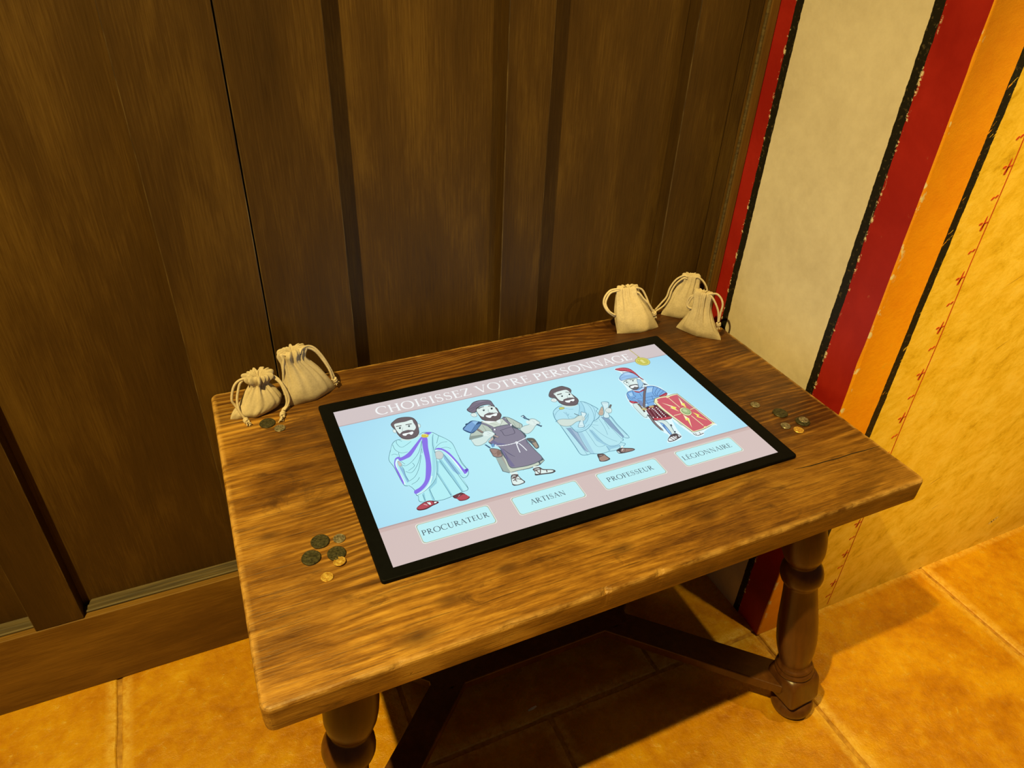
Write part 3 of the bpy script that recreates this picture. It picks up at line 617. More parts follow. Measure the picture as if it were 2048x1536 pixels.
FIGURES = {
'procurator': [

[1,77,127,140,0,589,2182,644,2291,716,2345,806,2344,1089,2361,1147,2381,1278,2334,1346,2227,1421,2114,1474,1986,1472,1824,1461,1684,1462,1497,1478,1302,1421,1206,1353,1193,1332,1270,1346,969,1239,930,1070,897,938,881,807,908,644,959,657,1073,638,1101,642,1217,603,1317,576,1320,534,1386,516,1759,491,1937,538,2075],
[1,182,240,246,0,593,2181,647,2282,718,2335,804,2335,1086,2352,1146,2371,1273,2325,1339,2220,1417,2106,1467,1980,1466,1823,1455,1684,1456,1495,1472,1304,1418,1214,1359,1201,1333,1284,1340,975,1241,939,1071,906,939,890,810,916,651,965,663,1076,646,1108,649,1220,609,1320,582,1329,541,1392,523,1763,498,1937,544,2072],
[0,143,191,224,0,1252,1766,1241,1676,1273,1389,1313,1285,1351,1292,1332,1442,1306,1620,1279,1771],[0,143,191,224,0,589,1746,598,1520,601,1389,622,1395,633,1448,623,1569,634,1669,611,1753],
[0,151,211,226,0,1043,1420,1065,1441,1076,1275,1096,928,1066,912,1062,1208],[0,151,211,226,0,1147,1651,1201,1691,1248,1266,1264,945,1234,941,1204,1254],[0,151,211,226,0,718,1090,755,1117,728,950,702,954],
[0,151,211,226,0,826,1145,851,1149,835,921,810,918],[0,151,211,226,0,1130,1688,1147,1651,1074,1437,1039,1406],[0,151,211,226,0,834,1170,1008,1331,1043,1390,973,1229,846,1137],
[0,164,223,234,0,1227,2214,1271,2282,1169,1861,1066,1530,961,1306,880,1237,1005,1494],[2,77,127,140,6,720,2327,703,2268,749,2152,916,2235],[2,77,127,140,6,640,2259,643,2129,704,2034,799,2021],
[2,77,127,140,6,636,1773,693,1736,814,1811,951,1962,1066,2193],[2,77,127,140,6,647,1619,708,1565,797,1635,910,1805,1005,2021],[2,77,127,140,6,630,1406,735,1467,841,1618,959,1879],[2,77,127,140,6,644,1329,732,1366,790,1430],
[2,77,127,140,6,986,1916,1030,2076,1085,2219],[2,77,127,140,6,1160,1833,1191,2046,1276,2280],[2,77,127,140,6,1256,2054,1314,2164,1344,2220],[2,77,127,140,6,1169,1861,1217,1971,1324,2044,1414,2034],
[2,77,127,140,6,1252,1925,1352,1919,1414,1862],[2,77,127,140,6,671,2055,658,1981,655,1935],[2,77,127,140,6,557,2036,607,2040,645,2002],[2,77,127,140,6,580,2154,555,2100],[2,77,127,140,6,1043,1434,1046,1330,1075,923],
[2,77,127,140,6,842,1153,839,920],[2,77,127,140,6,723,1075,718,947],[2,77,127,140,6,1267,1792,1297,1455,1322,1150,1341,971],[2,77,127,140,6,1170,1688,1198,1345,1243,940],[2,77,127,140,6,1461,1684,1445,1504,1466,1374],
[2,77,127,140,6,623,1763,634,1669,619,1526,630,1406],[2,77,127,140,6,1169,1861,1121,1661,1061,1472,999,1334,892,1218,772,1138,644,1092],[2,77,127,140,6,630,1883,684,1770],[2,77,127,140,6,747,2350,789,2284],
[2,77,127,140,6,788,1760,793,1682,686,1618],[2,232,255,255,23,1174,1891,1245,1904,1304,1841,1349,1681,1376,1454,1417,1244],[2,232,255,255,19,616,1904,566,1831,547,1702,556,1507,560,1362],
[1,139,118,232,0,1186,1926,1239,1946,1304,1897,1361,1771,1402,1551,1430,1358,1468,1366,1486,1321,1413,1260,1397,1296,1382,1498,1337,1733,1282,1865,1225,1906],[0,106,85,196,0,1432,1350,1483,1367,1481,1323,1434,1289],
[1,139,118,232,0,581,1933,643,1963,642,1925,588,1907,549,1792,554,1625,555,1407,535,1389,528,1636,532,1799],[1,139,118,232,0,637,1958,675,1935,791,1992,947,2141,1083,2278,1113,2275,1024,2160,831,1929,737,1880,643,1862,625,1900],
[1,139,118,232,0,1097,2256,1165,2230,1109,2013,1061,1777,1010,1567,944,1399,863,1272,755,1173,640,1123,638,1191,737,1236,837,1339,914,1529,981,1746,1028,2012],[2,232,255,255,13,649,1106,753,1139,871,1240,961,1393],
[0,139,118,232,0,1149,2354,1213,2359,1276,2328,1210,2285],[0,123,102,216,0,1190,2351,1246,2332,1199,2301],[1,214,200,78,0,1109,2327,1163,2332,1206,2290,1179,2241,1126,2250,1097,2273],[2,246,235,154,11,1128,2320,1167,2314,1180,2275],
[1,159,178,184,0,1170,1869,1235,1876,1267,1823,1261,1754,1210,1688,1162,1694,1138,1740],[1,205,213,210,0,1175,1859,1232,1866,1260,1816,1253,1758,1211,1703,1167,1708,1145,1744],[1,169,164,156,0,597,1865,623,1862,640,1787,619,1749,589,1761],
[1,201,197,189,0,600,1854,619,1853,633,1790,616,1760,593,1772],[0,207,226,220,0,788,2351,1082,2372,1072,2308,893,2260,798,2314],[1,159,192,196,0,729,2585,752,2611,787,2589,762,2504,732,2524],
[1,226,242,238,0,735,2579,753,2596,780,2579,762,2518,738,2535],[1,159,192,196,0,1106,2578,1148,2610,1172,2579,1155,2516,1121,2494,1098,2520],[1,226,242,238,0,1111,2571,1145,2595,1161,2571,1148,2524,1122,2509,1103,2529],
[1,226,242,238,0,781,2712,917,2713,1082,2738,1095,2644,1093,2505,985,2358,792,2399,778,2558],
[1,75,69,72,0,746,2735,795,2795,896,2855,1029,2839,1116,2779,1143,2661,1132,2586,1111,2463,1082,2372,1007,2299,893,2293,809,2351,774,2474,777,2575,754,2636],
[1,111,100,103,0,753,2732,798,2785,894,2842,1025,2826,1108,2768,1133,2656,1124,2589,1104,2466,1075,2381,1007,2313,897,2307,817,2363,783,2477,785,2572,761,2643],
[1,226,242,238,0,800,2723,891,2732,973,2726,1082,2738,1084,2657,1090,2576,1075,2512,1018,2465,960,2513,865,2507,813,2467,796,2516,787,2589,788,2648],
[1,111,100,103,0,824,2471,866,2472,897,2474,958,2505,1023,2480,1041,2439,992,2381,939,2478,875,2469,838,2432],[1,244,251,250,0,847,2446,879,2450,940,2447,1004,2453,1008,2417,971,2381,937,2402,921,2417,882,2390,847,2412],
[0,111,100,103,0,898,2409,941,2418,957,2386,929,2377],[2,75,69,72,18,807,2659,893,2652],[2,75,69,72,18,955,2649,1052,2640],[0,56,71,74,0,844,2627,874,2621,857,2575,835,2584],[0,56,71,74,0,989,2623,1016,2618,1000,2572,979,2580],
[2,111,138,140,5,898,2597,868,2531,902,2492,926,2518],[2,138,156,156,5,812,2605,875,2606],[2,138,156,156,5,956,2601,1017,2595],[1,90,42,50,0,564,855,620,899,704,932,777,931,870,874,864,843,778,823,676,791,581,806],
[1,182,80,92,0,571,855,622,891,710,923,774,921,827,884,855,860,774,838,674,812,595,823],[0,232,246,244,0,717,914,768,901,770,853,734,854],[0,232,246,244,0,819,887,853,880,845,857,813,856],[2,232,216,216,9,678,896,717,860],
[2,90,42,50,9,712,929,746,836],[2,90,42,50,9,806,906,811,837],[1,90,42,50,0,1097,900,1225,919,1280,835,1300,793,1242,762,1152,773,1125,828,1096,853],[1,182,80,92,0,1127,847,1179,896,1256,872,1286,826,1289,797,1237,774,1157,788],
[0,110,65,72,0,1100,902,1223,913,1228,876,1153,851,1113,846],[2,216,176,180,7,1157,863,1189,885],],
'artisan': [
[0,85,99,107,0,1951,1445,1925,1118,1998,1052,2160,1049,2297,1033,2488,1050,2594,1117,2592,1211,2536,1639,2078,1571],[0,169,167,156,0,1957,1435,1938,1125,2004,1065,2071,1336,2075,1491],
[0,205,216,196,0,2061,1434,2042,1270,2008,1063,2165,1059,2300,1047,2484,1064,2491,1111,2104,1154],[0,183,194,180,0,2515,1117,2587,1135,2584,1118,2505,1074],[2,127,146,136,5,2008,1407,1966,1117],[2,127,146,136,5,2213,1051,2212,1029],
[0,163,179,172,0,1949,1438,2025,1448,2024,1065,2003,1063,1937,1121],[1,85,99,107,0,2433,2298,2526,2253,2612,2094,2643,2002,2575,1914,2544,1943,2482,2002,2440,2160],
[1,188,202,189,0,2438,2283,2521,2242,2603,2084,2633,2002,2577,1934,2551,1958,2489,2017,2440,2160],[2,127,146,136,5,2536,2123,2529,1984],[2,127,146,136,5,2610,2041,2562,1945],
[1,147,174,176,0,2556,1921,2647,1974,2740,1982,2755,2038,2820,2104,2887,2078,2928,1972,2906,1927,2827,1904,2747,1830,2653,1772,2584,1790],
[1,215,232,226,0,2570,1916,2647,1961,2744,1972,2765,2035,2820,2089,2879,2066,2917,1973,2901,1940,2828,1918,2742,1839,2655,1786,2594,1799],
[1,226,242,238,0,2720,2034,2754,2084,2795,2050,2841,2077,2892,2040,2908,1980,2877,1938,2796,1934,2763,1982,2734,1993],[2,159,180,180,5,2827,2047,2851,2002],[2,159,180,180,5,2825,1994,2852,1957],[2,159,180,180,5,2892,2040,2905,1972],
[2,65,86,107,28,2756,2137,2799,2084],[2,65,86,107,32,2855,1938,2907,1859],[0,65,86,107,0,2708,2219,2765,2230,2779,2137,2739,2126],[2,127,166,196,11,2734,2213,2766,2133],[0,207,228,238,0,2719,2206,2751,2212,2747,2186,2723,2177],
[2,102,136,166,9,2869,1932,2908,1873],[2,85,99,107,6,2920,1886,2885,1850],[1,85,99,107,0,2050,2310,2378,2274,2471,2283,2484,2107,2584,1790,2554,1699,2419,1618,2077,1668,1985,1803,2084,1915,2036,2139],
[0,211,222,208,0,2056,2299,2373,2261,2465,2267,2465,2115,2457,2047,2218,2104,2155,2059,2085,2208],[2,127,146,136,5,2396,2212,2306,2105],[2,127,146,136,5,2177,2243,2275,2135],
[1,85,99,107,0,1747,1978,1811,2088,1901,2209,2047,2302,2123,2193,2161,2022,2106,1940,1955,1965,1769,1952],[1,188,202,189,0,1761,1986,1819,2085,1906,2198,2044,2289,2114,2184,2151,2022,2103,1959,1956,1981,1780,1965],
[0,142,157,149,0,1775,2034,1970,2001,1946,1968,1774,1951,1749,1969],[2,127,146,136,5,2057,2219,2058,2061],[2,127,146,136,5,2058,2113,2054,2063],
[1,85,99,107,0,2196,2104,2455,2092,2482,2002,2549,1906,2569,1744,2547,1685,2552,1533,2569,1364,2588,1181,2482,1114,2336,1094,2186,1107,2061,1148,2071,1336,2090,1598,2063,1673,1988,1785,2082,1832,2152,1922,2143,2029],
[1,138,133,151,0,2199,2090,2448,2080,2472,1992,2540,1898,2558,1745,2538,1685,2540,1530,2558,1363,2579,1185,2482,1126,2338,1108,2192,1118,2072,1159,2080,1332,2099,1595,2073,1683,2005,1787,2091,1828,2162,1919,2152,2025],
[0,119,117,154,0,2076,1817,2107,1739,2223,1661,2080,1675,2000,1788],[0,122,118,152,0,2094,1597,2126,1584,2121,1426,2136,1156,2077,1161,2080,1332],[0,111,108,140,0,2123,1577,2222,1347,2156,1460],[2,93,90,108,7,2132,1574,2168,1439,2222,1347],
[2,93,90,108,6,2536,1639,2516,1547],[2,93,90,108,6,2120,1474,2097,1326],[2,93,90,108,10,2258,1993,2305,2001,2444,2017,2466,1991,2453,1875,2413,1847,2304,1847,2273,1876,2277,1960,2258,1993],
[2,85,99,107,45,2050,2283,2111,2216,2171,2122,2199,2033],[2,138,133,151,32,2050,2283,2111,2216,2171,2122,2196,2052],[2,85,99,107,43,2426,2282,2447,2175,2473,2058],[2,138,133,151,30,2429,2276,2447,2175,2474,2072],
[0,244,248,250,0,2205,2043,2199,2033,2191,2027,2183,2027,2178,2032,2176,2042,2179,2053,2185,2063,2193,2068,2201,2069,2206,2063,2208,2054],
[0,244,248,250,0,2487,2058,2480,2048,2472,2043,2464,2042,2459,2048,2457,2057,2460,2069,2467,2078,2475,2084,2483,2085,2488,2079,2490,2070],[2,109,106,128,28,2059,1675,2192,1640,2351,1636,2435,1653,2547,1685],
[2,238,242,246,18,2059,1675,2192,1640,2351,1636,2435,1653,2547,1685],[2,109,106,128,26,2366,1622,2343,1500,2330,1400],[2,238,242,246,17,2366,1622,2343,1500,2330,1405],[2,109,106,128,26,2403,1608,2426,1517,2444,1404],
[2,238,242,246,17,2403,1608,2426,1517,2443,1410],[0,238,242,246,0,2394,1613,2384,1605,2371,1605,2361,1612,2355,1626,2355,1642,2360,1655,2371,1663,2383,1663,2394,1656,2400,1642,2400,1627],[2,143,140,162,4,2093,1682,2093,1656],
[2,143,140,162,4,2135,1667,2135,1641],[2,143,140,162,4,2178,1657,2178,1631],[2,143,140,162,4,2223,1650,2223,1624],[2,143,140,162,4,2270,1646,2269,1620],[2,143,140,162,4,2318,1646,2317,1620],[2,143,140,162,4,2368,1650,2367,1623],
[2,143,140,162,4,2420,1657,2419,1630],[2,143,140,162,4,2473,1667,2472,1641],[1,85,99,107,0,1933,1627,1975,1651,2072,1581,2075,1491,2051,1422,1981,1418,1927,1462,1926,1534],
[1,163,137,127,0,1941,1620,1973,1637,2062,1573,2064,1488,2044,1432,1987,1431,1938,1472,1936,1533],[2,110,86,80,6,1940,1616,1950,1516,2018,1530,2060,1578],[0,140,114,104,0,2021,1561,2061,1569,2064,1488,1984,1448],
[0,77,111,142,0,1907,1767,1931,1761,1972,1668,1945,1654],[0,111,160,204,0,1993,1733,2045,1743,2035,1668,1990,1661],[0,207,232,246,0,2045,1705,2074,1710,2062,1658,2036,1660],[2,85,99,107,5,1907,1767,1946,1657],
[1,85,99,107,0,2550,1667,2657,1639,2667,1522,2647,1414,2586,1398,2571,1526],[0,141,133,119,0,2554,1652,2647,1630,2653,1527,2606,1579],[0,169,154,134,0,2593,1551,2652,1536,2638,1421,2592,1412],
[0,109,103,92,0,2556,1658,2654,1634,2663,1527,2631,1561,2620,1607,2573,1600],[1,147,174,176,0,1774,1951,1955,1965,2004,2048,2068,2058,2136,2014,2152,1948,2112,1904,2018,1856,1951,1799,1841,1760,1768,1788,1760,1873],
[1,213,233,228,0,1779,1940,1955,1951,2008,2036,2065,2045,2128,2004,2140,1951,2108,1916,2016,1869,1951,1813,1845,1775,1779,1799,1768,1873],[1,226,242,238,0,1982,2005,2021,2050,2093,2039,2137,1988,2143,1939,2084,1915,2020,1940,1976,1965],
[0,201,184,174,0,1991,1817,2097,1893,2082,1832,1998,1784],[2,159,180,180,5,2056,2028,2081,1984],[2,159,180,180,5,2078,2002,2101,1956],[2,159,180,180,5,2038,1984,2072,1936],[2,85,99,107,43,2118,1918,2174,1846],
[2,184,163,155,28,2123,1917,2171,1851],[2,85,99,107,43,1943,2149,1994,2035],[2,154,135,124,28,1947,2147,1992,2044],[1,60,90,128,0,1734,2221,1821,2309,1936,2381,2026,2333,2066,2268,1924,2130,1821,2084],
[0,123,166,214,0,1746,2220,1828,2298,1931,2356,1963,2255,1823,2118],[0,150,196,234,0,1932,2359,1972,2361,2027,2322,1959,2260],[0,95,134,180,0,1963,2255,2054,2264,1927,2138,1825,2096,1828,2116],[2,60,90,128,5,1958,2257,1820,2110],
[0,52,80,110,0,1807,2315,1828,2342,1872,2343,1823,2300],[1,159,182,186,0,1984,2534,2032,2571,2082,2542,2065,2457,2007,2452,1983,2489],[1,226,242,238,0,1990,2528,2029,2555,2072,2531,2060,2468,2015,2466,1991,2496],
[2,159,182,186,5,2016,2531,2037,2486],[1,75,69,72,0,2102,2581,2097,2400,2113,2330,2196,2263,2315,2229,2394,2285,2439,2359,2435,2434,2421,2589,2160,2671],
[1,110,98,100,0,2107,2575,2104,2402,2122,2339,2201,2275,2315,2244,2389,2295,2430,2363,2426,2431,2415,2573,2154,2654],
[1,226,242,238,0,2126,2627,2239,2669,2409,2641,2411,2537,2409,2426,2373,2421,2283,2474,2196,2453,2154,2405,2116,2447,2107,2542],
[1,110,98,100,0,2165,2419,2196,2453,2277,2458,2338,2444,2390,2433,2386,2398,2328,2420,2262,2423,2204,2431,2180,2386],[1,244,251,250,0,2196,2425,2268,2410,2379,2423,2374,2384,2347,2358,2305,2365,2289,2380,2241,2344,2199,2378],
[0,110,98,100,0,2270,2360,2309,2376,2330,2346,2294,2338],[2,75,69,72,16,2149,2628,2209,2652,2257,2652],[2,75,69,72,16,2325,2645,2366,2635,2406,2614],
[0,47,60,64,0,2236,2563,2229,2551,2219,2543,2210,2543,2204,2549,2202,2561,2205,2575,2212,2587,2222,2594,2231,2595,2237,2588,2239,2576],
[0,47,60,64,0,2371,2556,2364,2544,2354,2537,2345,2536,2338,2543,2337,2554,2340,2568,2347,2580,2357,2587,2366,2588,2373,2581,2374,2570],[2,232,244,244,6,2209,2581,2237,2581],[2,138,156,156,5,2190,2575,2247,2577],
[2,138,156,156,5,2330,2587,2382,2576],[2,111,138,140,5,2297,2562,2275,2496,2309,2455,2343,2470],[1,75,69,72,0,1969,2669,2040,2736,2144,2829,2274,2841,2411,2785,2426,2683,2418,2581,2353,2672,2245,2685,2141,2650,2091,2566,2009,2570],
[1,124,116,132,0,1981,2672,2043,2727,2144,2815,2268,2828,2402,2773,2416,2686,2409,2613,2359,2685,2246,2702,2138,2664,2089,2582,2020,2583],[2,87,80,96,6,1979,2665,2102,2693,2275,2760,2407,2719],[2,87,80,96,5,2015,2614,2141,2678],
[0,143,136,154,0,2147,2809,2265,2821,2363,2780,2252,2788],[2,75,69,72,6,2126,2655,2085,2550],[0,232,244,240,0,2294,2234,2371,2258,2335,2147,2308,2175],[0,244,250,248,0,2059,2333,2082,2307,2291,2226,2167,2220],
[0,226,242,238,0,2003,1051,2111,1031,2100,961,2008,982],[1,75,69,72,0,1999,986,1940,806,1993,768,2084,771,2131,796,2109,869,2094,948,2088,980],[1,226,242,238,0,2007,968,1952,830,1999,783,2081,786,2114,802,2095,860,2080,939],
[2,107,90,88,14,2006,990,2103,967],[2,107,90,88,14,1994,929,2097,955],[2,107,90,88,14,1981,876,2049,893,2095,860],[2,107,90,88,14,2068,959,2018,891,2027,844],[2,107,90,88,14,1980,920,2063,924],[2,107,90,88,14,1997,957,2077,933],
[2,75,69,72,13,1938,814,1996,775,2087,777,2126,797],[0,226,242,238,0,2372,1049,2462,1030,2451,973,2358,964],[1,75,69,72,0,2344,1000,2450,1004,2484,945,2603,891,2631,843,2566,816,2423,842,2320,863,2344,925],
[1,226,242,238,0,2355,980,2429,982,2475,926,2580,885,2605,853,2558,841,2434,863,2342,888,2355,936],[2,107,90,88,15,2352,996,2444,991],[2,107,90,88,15,2352,952,2449,959],[2,107,90,88,15,2375,957,2395,868],[2,107,90,88,15,2449,959,2399,866],
[2,107,90,88,15,2525,922,2505,862],[2,107,90,88,15,2343,977,2416,957],[2,75,69,72,13,2324,871,2436,847,2570,825,2630,840],],
'teacher': [
[1,90,142,164,0,3197,1914,3615,1956,3915,1841,4052,1725,4049,1480,4057,1158,4009,1119,3956,1161,3928,1100,3868,1081,3914,1020,3852,974,3799,967,3710,932,3574,944,3440,941,3301,995,3235,994,3149,1041,3156,1244,3188,1781],
[1,185,233,243,0,3199,1898,3608,1943,3908,1828,4042,1717,4038,1475,4049,1161,4009,1132,3953,1173,3923,1108,3857,1079,3904,1021,3853,985,3802,980,3712,942,3578,954,3443,952,3309,1004,3241,1005,3159,1048,3163,1248,3196,1778],
[0,139,168,196,0,3245,1685,3316,1672,3362,1521,3292,1080,3269,1055,3252,1110,3249,1420],[0,166,192,214,0,3309,1660,3352,1540,3295,1052,3271,1058],[0,139,168,196,0,3896,1754,3998,1668,3986,1178,3948,1164,3915,1441],
[0,169,214,232,0,3362,1521,3432,1509,3354,988,3306,1004],[0,159,208,228,0,3549,1508,3604,1502,3617,1149,3661,1076,3599,1100,3533,1238],[0,159,208,228,0,3608,1083,3817,1029,3805,985,3638,987,3581,955],
[2,90,142,164,5,3193,1734,3168,1267,3147,1055],[2,90,142,164,5,3243,1700,3256,1360,3241,1005],[2,90,142,164,5,3360,1537,3315,1224,3301,995],[2,90,142,164,5,3500,1527,3483,1286,3474,1134,3527,1093,3606,1097],
[2,90,142,164,5,3569,1545,3583,1291,3655,1065,3718,1026,3831,1052,3868,1081],[2,90,142,164,5,3644,1591,3673,1416,3725,1250,3816,1108],[2,90,142,164,5,3842,1712,3817,1494,3767,1306],[2,90,142,164,5,3896,1630,3861,1417],
[2,90,142,164,5,3906,1719,3910,1398,3920,1103],[2,90,142,164,5,4052,1725,4026,1459,4048,1183],[2,90,142,164,5,3666,1612,3749,1565],[2,90,142,164,5,3734,1662,3797,1668],[2,90,142,164,5,3998,1668,3981,1401,3972,1155],
[2,90,142,164,5,3608,1083,3603,960],[2,90,142,164,5,3338,994,3378,965],[2,90,142,164,5,3803,1021,3799,967],[2,90,142,164,5,3265,1064,3300,1043],
[1,90,142,164,0,3218,2092,3297,2189,3413,2241,3513,2219,3721,2188,3788,2237,3862,2184,3918,2080,3967,1948,3912,1905,3895,1770,3795,1700,3724,1681,3643,1606,3523,1533,3397,1515,3335,1561,3321,1700,3253,1756,3183,1905],
[1,180,230,244,0,3225,2090,3299,2178,3411,2229,3506,2205,3715,2174,3785,2224,3854,2173,3908,2071,3954,1947,3903,1909,3890,1778,3797,1711,3724,1690,3641,1616,3525,1544,3403,1526,3344,1569,3330,1703,3259,1769,3196,1915],
[1,168,220,238,0,3730,2168,3780,2223,3796,2176,3759,1996,3706,1827,3619,1706,3559,1669,3526,1772,3587,1904],[2,90,142,164,5,3794,2210,3770,2072,3717,1948],[2,90,142,164,5,3836,2193,3869,2066,3832,1873,3754,1716,3635,1609],
[2,90,142,164,5,3899,2120,3907,1987,3854,1848,3755,1700],[2,90,142,164,5,3730,2168,3692,2070,3579,1907],[2,90,142,164,5,3511,1763,3584,1750,3697,1830,3757,1901],[2,90,142,164,5,3567,1666,3663,1750,3747,1874],
[2,90,142,164,5,3320,1626,3372,1576,3482,1564,3632,1640],[2,90,142,164,5,3461,2158,3523,2102,3581,2080],[2,90,142,164,5,3396,2071,3412,1987,3398,1883],[2,90,142,164,5,3430,2059,3427,1997,3423,1951],[2,90,142,164,5,3459,2000,3430,1964],
[2,90,142,164,5,3232,2040,3296,2110,3404,2164],[2,90,142,164,5,3233,2102,3205,1988],[2,90,142,164,5,3433,1932,3494,1877,3578,1923],[2,90,142,164,5,3724,1681,3802,1712,3895,1770],
[1,143,154,82,0,3376,2191,3416,2207,3463,2181,3450,2146,3392,2140,3368,2162],[1,210,212,122,0,3382,2188,3413,2197,3452,2176,3445,2153,3398,2152,3378,2168],
[1,138,166,168,0,3191,1902,3288,1918,3394,1877,3487,1865,3564,1897,3637,1885,3650,1817,3592,1747,3548,1757,3472,1763,3344,1706,3253,1719,3188,1781],
[1,212,228,220,0,3199,1895,3284,1907,3388,1865,3482,1852,3562,1885,3630,1875,3642,1819,3593,1759,3551,1767,3474,1774,3347,1719,3259,1730,3198,1790],
[1,90,142,164,0,3428,1644,3535,1769,3601,1836,3649,1959,3675,1972,3728,1904,3642,1820,3570,1725,3536,1617,3482,1601],[1,217,242,246,0,3437,1646,3540,1764,3607,1834,3656,1953,3671,1958,3716,1903,3635,1823,3563,1728,3531,1627,3489,1613],
[1,212,228,220,0,3520,1852,3579,1888,3631,1874,3643,1812,3595,1754,3558,1776,3532,1801],[2,138,166,168,5,3608,1849,3632,1801],[2,138,166,168,5,3590,1817,3613,1777],[2,138,166,168,5,3569,1787,3591,1755],[2,138,166,168,5,3505,1750,3560,1744],
[2,62,70,74,13,3538,1970,3584,1897],[2,90,142,164,5,3438,1663,3498,1647,3532,1619],[1,138,166,168,0,3907,1844,4047,1982,4050,1932,3983,1799,3928,1757,3894,1786],[1,201,182,162,0,3915,1841,4038,1961,4039,1928,3980,1808,3934,1774,3907,1797],
[2,138,122,106,5,3985,1909,4020,1880],[2,138,122,106,5,3928,1836,3974,1818],[1,90,142,164,0,4093,2079,4160,2086,4216,2040,4150,1926,4066,1783,4030,1687,3962,1674,3930,1725,4010,1836,4064,1975],
[1,212,240,244,0,4100,2073,4153,2074,4203,2033,4142,1929,4058,1786,4024,1695,3968,1686,3942,1730,4017,1833,4073,1972],[2,90,142,164,5,4093,2070,4145,2042,4209,2031],[2,90,86,84,33,4147,1895,4219,1973],[2,125,118,114,16,4157,1907,4212,1964],
[1,138,166,168,0,4061,1880,4113,1916,4168,1887,4154,1828,4099,1770,4049,1789,4042,1839],[1,226,242,238,0,4066,1875,4108,1904,4158,1878,4145,1829,4101,1784,4057,1800,4051,1839],[2,138,166,168,5,4078,1874,4132,1861],
[2,138,166,168,5,4063,1839,4117,1827],[2,138,166,168,5,4056,1810,4102,1801],[0,207,226,220,0,3446,2245,3696,2181,3699,2148,3556,2146,3450,2195],[1,147,174,180,0,3347,2430,3401,2476,3453,2439,3431,2365,3374,2362,3346,2397],
[1,226,242,238,0,3354,2427,3396,2461,3443,2430,3427,2375,3380,2374,3354,2404],[2,185,154,160,5,3387,2439,3407,2398],
[1,75,69,72,0,3376,2569,3482,2699,3589,2728,3699,2738,3758,2690,3800,2630,3800,2561,3758,2491,3773,2401,3787,2312,3763,2238,3689,2168,3590,2173,3496,2225,3448,2309,3448,2408,3435,2463,3378,2493],
[1,111,100,104,0,3383,2567,3483,2687,3585,2715,3692,2725,3748,2679,3789,2620,3791,2561,3751,2494,3762,2395,3777,2309,3755,2241,3689,2181,3597,2185,3506,2236,3459,2316,3457,2413,3445,2472,3388,2500],
[1,226,242,238,0,3474,2582,3560,2609,3708,2613,3745,2565,3750,2494,3747,2411,3743,2345,3726,2352,3673,2388,3599,2383,3527,2344,3483,2378,3476,2464,3479,2530],
[1,111,100,104,0,3539,2357,3578,2383,3649,2381,3708,2375,3738,2355,3732,2324,3684,2351,3620,2345,3569,2345,3539,2307],[1,244,251,250,0,3561,2331,3620,2326,3715,2331,3721,2304,3690,2274,3660,2285,3647,2299,3608,2264,3561,2291],
[0,111,100,104,0,3627,2281,3662,2290,3676,2268,3646,2259],[2,75,69,72,22,3516,2532,3605,2536],[2,75,69,72,14,3682,2554,3749,2512],
[0,47,60,64,0,3589,2462,3582,2453,3573,2447,3565,2447,3559,2452,3558,2462,3562,2473,3569,2483,3578,2489,3586,2489,3592,2483,3593,2474],
[0,47,60,64,0,3728,2465,3721,2455,3712,2449,3703,2449,3698,2455,3697,2464,3700,2476,3708,2486,3717,2491,3725,2492,3731,2486,3732,2476],[2,232,244,244,5,3545,2479,3574,2485],[2,138,156,156,5,3537,2482,3604,2482],
[2,111,138,140,5,3668,2458,3640,2384,3682,2385],[2,75,69,72,5,3394,2545,3492,2576,3531,2612],[1,75,69,72,0,3380,951,3471,929,3492,867,3509,793,3474,773,3405,767,3337,794,3347,843],
[1,169,141,128,0,3382,896,3461,912,3482,851,3490,800,3415,783,3352,804],[0,109,92,88,0,3388,941,3468,924,3460,893,3373,873],[2,216,208,204,5,3392,906,3440,907],[0,226,242,238,0,3805,985,3847,983,3824,936,3789,950],
[1,75,69,72,0,3699,929,3789,950,3851,926,3949,881,3967,839,3904,823,3790,826,3704,841,3685,873],[1,154,128,120,0,3741,872,3786,930,3844,914,3933,870,3952,845,3903,837,3800,842],[0,232,242,240,0,3697,910,3718,881,3722,856,3693,870],
[2,232,224,222,11,3810,921,3770,888],[2,75,69,72,5,3844,914,3789,840],],
'legionary': [

[1,230,251,255,0,4820,2880,4981,2885,5105,2753,5128,2539,5139,2398,5132,2249,5207,2194,5281,2086,5293,1908,5434,1854,5449,1780,5534,956,5464,906,5237,829,5178,763,5067,755,5015,811,4945,1152,4938,1278,4871,1075,4822,843,4694,791,4555,795,4543,835,4652,952,4619,1038,4601,1179,4597,1409,4534,1472,4524,1753,4538,1927,4586,2110,4698,2221,4731,2454,4730,2581,4875,2709],
[0,89,96,108,0,5070,2326,5123,2252,5043,2265],[1,63,99,150,0,4607,2118,4680,2193,4777,2208,5060,2223,5189,2183,5254,2079,5285,1928,5222,1867,5055,1846,4924,1780,4889,1694,4770,1707,4676,1760,4666,1878,4571,1964],
[1,127,178,230,0,4614,2116,4681,2181,4774,2196,5054,2211,5179,2171,5242,2070,5274,1931,5220,1881,5058,1858,4921,1788,4888,1708,4777,1718,4686,1769,4678,1883,4583,1970],[2,63,99,150,7,4768,2194,4725,2074,4738,2035,4631,1992],
[2,63,99,150,7,4717,1959,4838,1946,5021,1927,5108,1910],[2,63,99,150,7,4726,1888,4838,1862,5003,1866],[2,63,99,150,7,4701,1815,4804,1793,4941,1806],[2,63,99,150,7,5184,2176,5080,2058,5038,1937,5072,1840],
